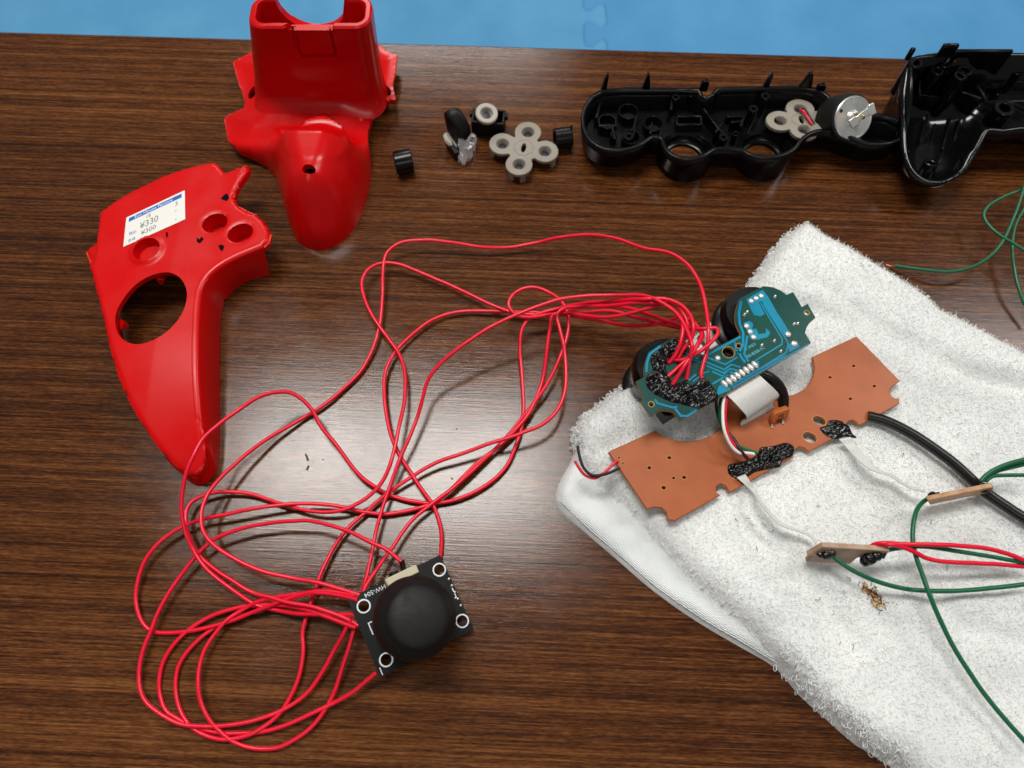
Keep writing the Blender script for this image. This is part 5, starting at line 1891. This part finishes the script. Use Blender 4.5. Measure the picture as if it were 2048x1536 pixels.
wire([(1353, 722), (1366, 699), (1383, 680), (1388, 656), (1381, 632), (1362, 611), (1332, 600), (1284, 599), (1220, 602), (1160, 608), (1118, 617), (1078, 627), (1055, 639), (1043, 659), (1039, 690), (1041, 729), (1045, 776),
      (1047, 823), (1043, 862), (1032, 893), (1016, 928), (992, 956), (953, 983), (914, 999), (867, 1006), (821, 1001), (780, 989), (749, 972), (718, 948), (698, 925), (671, 887), (643, 853), (623, 819), (602, 798), (578, 785),
      (548, 785), (513, 796), (479, 819), (438, 849), (407, 877), (387, 911), (372, 948), (365, 986), (363, 1024), (368, 1060), (376, 1084), (388, 1107), (409, 1136), (442, 1163), (477, 1187), (513, 1208), (552, 1218), (596, 1227),
      (656, 1229), (703, 1229), (716, 1231)],
     [(0, PB), (.04, 36), (.1, 30), (.17, 12), (.25, 5), (.36, 2.2), (.48, 2.2), (.58, 8), (.66, 18), (.74, 19), (.82, 7), (.92, 3), (1, 9)], RW, M['red_wire'], 'red_wire', 'red wire arching high over the tip of the red plate', 'wire', GR)
wire([(1345, 769), (1370, 731), (1396, 690), (1405, 669), (1398, 656), (1385, 643), (1360, 635), (1338, 641), (1295, 650), (1252, 651), (1220, 645), (1150, 634), (1090, 626), (1016, 622), (953, 622), (907, 627), (864, 641), (825, 667),
      (793, 698), (774, 733), (768, 768), (771, 815), (780, 862), (797, 905), (821, 944), (844, 979), (864, 1006), (875, 1034), (882, 1068), (881, 1112), (878, 1124)],
     [(0, PB), (.06, 35), (.16, 24), (.26, 8), (.36, 4), (.5, 2), (.64, 3), (.8, 5), (.92, 3), (1, 1.2)], RW, M['red_wire'], 'red_wire', 'red wire running down to the far right corner of the joystick module', 'wire', GR)
wire([(1373, 759), (1379, 723), (1385, 690), (1379, 669), (1368, 647), (1349, 624), (1317, 604), (1289, 592), (1227, 590), (1168, 592), (1118, 599), (1078, 612), (1039, 627), (993, 649), (950, 674), (910, 702), (879, 729), (856, 760),
      (846, 795), (836, 831), (823, 866), (801, 913), (784, 960), (772, 995), (760, 1035), (749, 1082), (736, 1143), (725, 1184), (722, 1200)],
     [(0, PB), (.06, 36), (.15, 33), (.26, 24), (.4, 22), (.52, 17), (.66, 8), (.8, 5), (.92, 4), (1, 8)], RW, M['red_wire'], 'red_wire', 'red wire sweeping in one long curve to the far edge of the joystick module', 'wire', GR)
wire([(1345, 720), (1366, 720), (1388, 710), (1409, 697), (1428, 680), (1437, 667), (1434, 657), (1413, 658), (1381, 657), (1349, 647), (1306, 632), (1263, 617), (1200, 612), (1130, 622), (1060, 634), (1030, 628), (1017, 610), (1024, 592), (1043, 578),
      (1067, 574), (1094, 583), (1118, 600), (1131, 620), (1137, 647), (1133, 678), (1121, 713), (1102, 753), (1078, 792), (1055, 823), (1032, 854), (1008, 881), (969, 920), (914, 971), (869, 1003), (835, 1030), (814, 1054), (783, 1099),
      (753, 1140), (729, 1177), (724, 1196)],
     [(0, PB), (.05, 34), (.1, 32), (.18, 22), (.27, 9), (.36, 10), (.46, 13), (.56, 9), (.68, 3), (.8, 4), (.92, 5), (1, 9)], RW, M['red_wire'], 'red_wire', 'red wire curled into a small loop just left of the green board bundle', 'wire', GR)
wire([(1337, 726), (1349, 712), (1360, 690), (1366, 656), (1358, 632), (1340, 616), (1323, 609), (1274, 606), (1220, 611), (1160, 614), (1125, 618), (1113, 630), (1119, 659), (1127, 690), (1131, 725), (1131, 760), (1125, 792), (1112, 823), (1086, 848),
      (1055, 862), (1024, 874), (977, 889), (930, 907), (868, 928), (817, 956), (774, 987), (736, 1020), (698, 1054), (671, 1089), (645, 1138), (632, 1170), (620, 1208), (610, 1240), (605, 1264), (607, 1300), (601, 1341), (587, 1380), (561, 1424),
      (525, 1454), (495, 1470), (454, 1478), (418, 1473), (388, 1458), (371, 1439), (357, 1409), (351, 1377), (354, 1341), (368, 1312), (394, 1282), (430, 1255), (486, 1230), (525, 1217), (575, 1198), (630, 1186), (676, 1185), (703, 1192), (716, 1196)],
     [(0, PB), (.03, 35), (.09, 28), (.15, 16), (.21, 12), (.28, 10), (.36, 5), (.45, 2.5), (.55, 2.5), (.65, 2.2), (.78, 1.2), (.88, 1.6), (1, 10)], RW, M['red_wire'], 'red_wire', 'red wire crossing the reflection and coiling below the joystick leads', 'wire', GR)
wire([(803, 1124), (794, 1116), (773, 1099), (742, 1085), (691, 1061), (650, 1048), (619, 1041), (582, 1041), (530, 1046), (479, 1058), (425, 1082), (388, 1116), (365, 1145), (335, 1190), (311, 1234), (302, 1258), (287, 1294), (279, 1332), (279, 1371), (290, 1401),
      (320, 1427), (359, 1447), (406, 1453), (448, 1451), (501, 1442), (567, 1418), (611, 1389), (647, 1341), (670, 1300), (685, 1273), (695, 1252), (704, 1240)],
     [(0, 14.5), (.1, 11), (.25, 7), (.38, 4), (.55, 2.6), (.7, 2.2), (.85, 2.4), (.94, 4), (1, 9)], RW, M['red_wire'], 'red_wire', 'red wire from the black terminal on top of the joystick module', 'wire', GR)
wire([(1360, 690), (1372, 672), (1376, 650), (1364, 622), (1349, 606), (1317, 611), (1263, 626), (1220, 634), (1170, 632), (1125, 626), (1104, 631), (1099, 659), (1094, 698), (1086, 753), (1071, 799), (1051, 838), (1002, 890), (955, 927), (903, 979), (869, 1004), (821, 1020), (773, 1028),
      (732, 1024), (684, 1013), (633, 1007), (582, 1007), (513, 1015), (445, 1031), (390, 1044), (349, 1063), (315, 1089), (288, 1126), (274, 1171), (272, 1205), (283, 1244), (299, 1261), (320, 1266), (359, 1264), (394, 1259), (430, 1251), (466, 1240), (501, 1225),
      (537, 1211), (575, 1196), (614, 1185), (656, 1182), (703, 1189), (716, 1192)],
     [(0, PB), (.03, 34), (.1, 24), (.16, 14), (.24, 6), (.34, 3), (.46, 2.2), (.58, 6), (.68, 4), (.78, 1.2), (.88, 3), (1, 10)], RW, M['red_wire'], 'red_wire', 'red wire reaching farthest left of the tangle beside the table centre', 'wire', GR)
wire([(753, 1345), (733, 1362), (703, 1386), (664, 1408), (626, 1426), (567, 1451), (519, 1463), (466, 1466), (424, 1463), (388, 1453), (355, 1437), (332, 1421), (320, 1389), (319, 1353), (329, 1317), (350, 1285), (382, 1255), (424, 1231), (466, 1217), (507, 1209), (567, 1209),
      (611, 1219), (656, 1234), (694, 1249), (712, 1256)], [(0, 6), (.1, 3), (.3, 1), (.5, .9), (.7, 2.4), (.85, 4), (1, 9)], RW, M['red_wire'], 'red_wire', 'red wire loop leaving the near left corner of the joystick module', 'wire', GR)
wire([(707, 1262), (697, 1300), (685, 1335), (670, 1380), (653, 1415), (629, 1448), (596, 1475), (561, 1493), (531, 1497), (498, 1494), (469, 1484), (445, 1466), (421, 1442), (405, 1412), (397, 1377), (399, 1335), (409, 1300), (430, 1267), (454, 1240), (483, 1220), (513, 1203), (552, 1193), (611, 1186),
      (656, 1187), (703, 1196), (714, 1200)], [(0, 8), (.12, 3), (.35, .8), (.55, 3.6), (.75, 3.4), (.9, 7), (1, 11)], RW, M['red_wire'], 'red_wire', 'red wire loop dipping closest to the near edge of the photo', 'wire', GR)

GW = 'green hook-up wires'
gr = .62
o, path = wire([(1791, 531), (1820, 536), (1850, 540), (1900, 544), (1935, 537), (1965, 523), (1990, 503), (2010, 475), (2030, 430), (2042, 395), (2056, 350)], [(0, 2), (.3, 6), (.6, 10), (1, 14)], gr, M['green_wire'], 'green_wire',
               'green wire with a bare copper tip pointing at the towel', 'wire', GW)
tip = PL([(1792, 531), (1782, 532), (1772, 529)], 2)
mesh('bare_tip', tube(spline(tip, .5), [.36] * len(spline(tip, .5)), 7), M['copper'], o)
wire([(2070, 372), (2048, 378), (2010, 392), (1978, 412), (1968, 430), (1976, 447), (2000, 470), (2025, 485), (2048, 500), (2080, 520)], [(0, 12), (.5, 10), (1, 12)], gr, M['green_wire'], 'green_wire', 'green wire bent back in a loop below the rear shell grip', 'wire', GW)
wire([(2062, 390), (2046, 420), (2032, 448), (2025, 480), (2026, 530), (2034, 570), (2048, 605), (2066, 640)], [(0, 10), (.5, 7), (1, 4)], gr, M['green_wire'], 'green_wire', 'green wire hanging straight down the right frame edge', 'wire', GW)
wire([(1862, 998), (1855, 998), (1836, 1015), (1827, 1040), (1824, 1075), (1830, 1110), (1845, 1150), (1862, 1195), (1882, 1242), (1912, 1302), (1953, 1365), (2003, 1430), (2060, 1494)], [(0, 18.5), (.1, 22), (.4, 22), (.6, 19), (.8, 17), (1, 17)], .72, M['green_wire'],
     'green_wire', 'long green wire dropping from the upright sensor board to the lower right corner', 'wire', GW)
wire([(1655, 1108), (1663, 1112), (1700, 1138), (1760, 1165), (1820, 1180), (1900, 1182), (1970, 1178), (2060, 1167)], [(0, 21), (.1, 21), (.4, 17), (1, 17)], .72, M['green_wire'], 'green_wire', 'green wire leaving the front of the stacked sensor boards', 'wire', GW)
wire([(1770, 1101), (1790, 1097), (1840, 1093), (1920, 1103), (2000, 1117), (2060, 1128)], [(0, 22), (.2, 23), (1, 19)], .7, M['green_wire'], 'green_wire', 'green wire running beside the red pair on the towel', 'wire', GW)
wire([(1738, 1097), (1748, 1089), (1768, 1086), (1800, 1088), (1850, 1089), (1900, 1090), (1960, 1095), (2010, 1106), (2062, 1126)], [(0, 23), (.1, 26), (.4, 25), (1, 20)], .72, M['red_wire'], 'red_wire', 'upper red wire from the stacked sensor boards on the towel', 'wire', GR)
wire([(1746, 1097), (1758, 1090), (1780, 1089), (1800, 1093), (1822, 1101), (1850, 1115), (1880, 1122), (1960, 1127), (2060, 1134)], [(0, 22), (.1, 27), (.3, 23.5), (1, 18)], .72, M['red_wire'], 'red_wire', 'lower red wire from the stacked sensor boards on the towel', 'wire', GR)
wire([(1962, 962), (1968, 955), (1985, 942), (2010, 930), (2060, 916)], [(0, 22), (1, 26)], .75, M['green_wire'], 'green_wire', 'upper green wire at the right end of the upright sensor board', 'wire', GW)
wire([(1966, 962), (1974, 954), (1992, 943), (2016, 936), (2060, 926)], [(0, 21), (1, 24)], .7, M['green_wire'], 'green_wire', 'middle green wire at the right end of the upright sensor board', 'wire', GW)
wire([(1972, 962), (1984, 953), (2000, 951), (2060, 950)], [(0, 21), (1, 22)], .65, M['green_wire'], 'green_wire', 'lowest green wire at the right end of the upright sensor board', 'wire', GW)

# black cable
wire([(1735, 832), (1765, 840), (1795, 853), (1850, 886), (1910, 930), (1970, 982), (2048, 1034), (2090, 1060)], [(0, 15.0), (.4, 15.5), (.7, 15.5), (1, 15.5)], 1.8, M['cable'], 'black_cable', 'thick glossy black cable crossing the towel under the sensor board', 'cable')
wire([(1490, 744), (1515, 746), (1540, 756), (1558, 772), (1566, 792), (1566, 812)], [(0, 24), (.4, 23), (.7, 19.5), (.86, 16.4), (1, 14.6)], 1.9, M['cable'], 'black_cable', 'short bend of black cable beside the ribbon between the boards', 'cable')

# thin leads at the left end of the brown board
wire([(1236, 920), (1228, 927), (1205, 948), (1190, 956), (1170, 950), (1158, 936), (1150, 922)], [(0, 16), (.3, 15), (1, 16)], .5, M['red_wire'], 'red_wire', 'short thin red lead at the left end of the brown board', 'wire', 'thin leads')
wire([(1240, 936), (1233, 939), (1208, 949), (1184, 950), (1168, 936), (1160, 914), (1155, 892)], [(0, 16), (.3, 16), (1, 18)], .5, M['black_wire'], 'black_wire', 'short thin black lead at the left end of the brown board', 'wire', 'thin leads')
lead = 'thin leads'
wire([(1455, 780), (1449, 795), (1446, 830), (1449, 862), (1462, 890), (1478, 905), (1495, 906), (1508, 908)], [(0, ZB - 3), (.2, 26), (.5, 25), (.8, 21), (1, 19.6)], .55, M['white_wire'], 'white_wire', 'thin white lead curving from the green board to the black glue', 'wire', lead)
wire([(1460, 780), (1454, 800), (1451, 835), (1456, 868), (1470, 890), (1484, 905), (1499, 914)], [(0, ZB - 3), (.2, 25), (.5, 23), (.8, 20.5), (1, 19.6)], .55, M['red_wire'], 'red_wire', 'thin red lead curving from the green board to the black glue', 'wire', lead)
wire([(1449, 780), (1443, 796), (1440, 825), (1447, 860), (1462, 882), (1485, 895), (1515, 906)], [(0, ZB - 3), (.2, 23), (.5, 21), (.8, 20), (1, 19.6)], .55, M['green_wire'], 'green_wire', 'thin green lead curving from the green board to the black glue', 'wire', lead)
wire([(1440, 780), (1433, 800), (1436, 828), (1448, 855), (1466, 875), (1480, 898), (1497, 920)], [(0, ZB - 3), (.2, 21), (.5, 20.2), (.8, 21.5), (1, 19.8)], .55, M['black_wire'], 'black_wire', 'thin black lead curving from the green board to the black glue', 'wire', lead)
for o in bpy.data.objects:
    if '_o' in o:
        del o['_o']
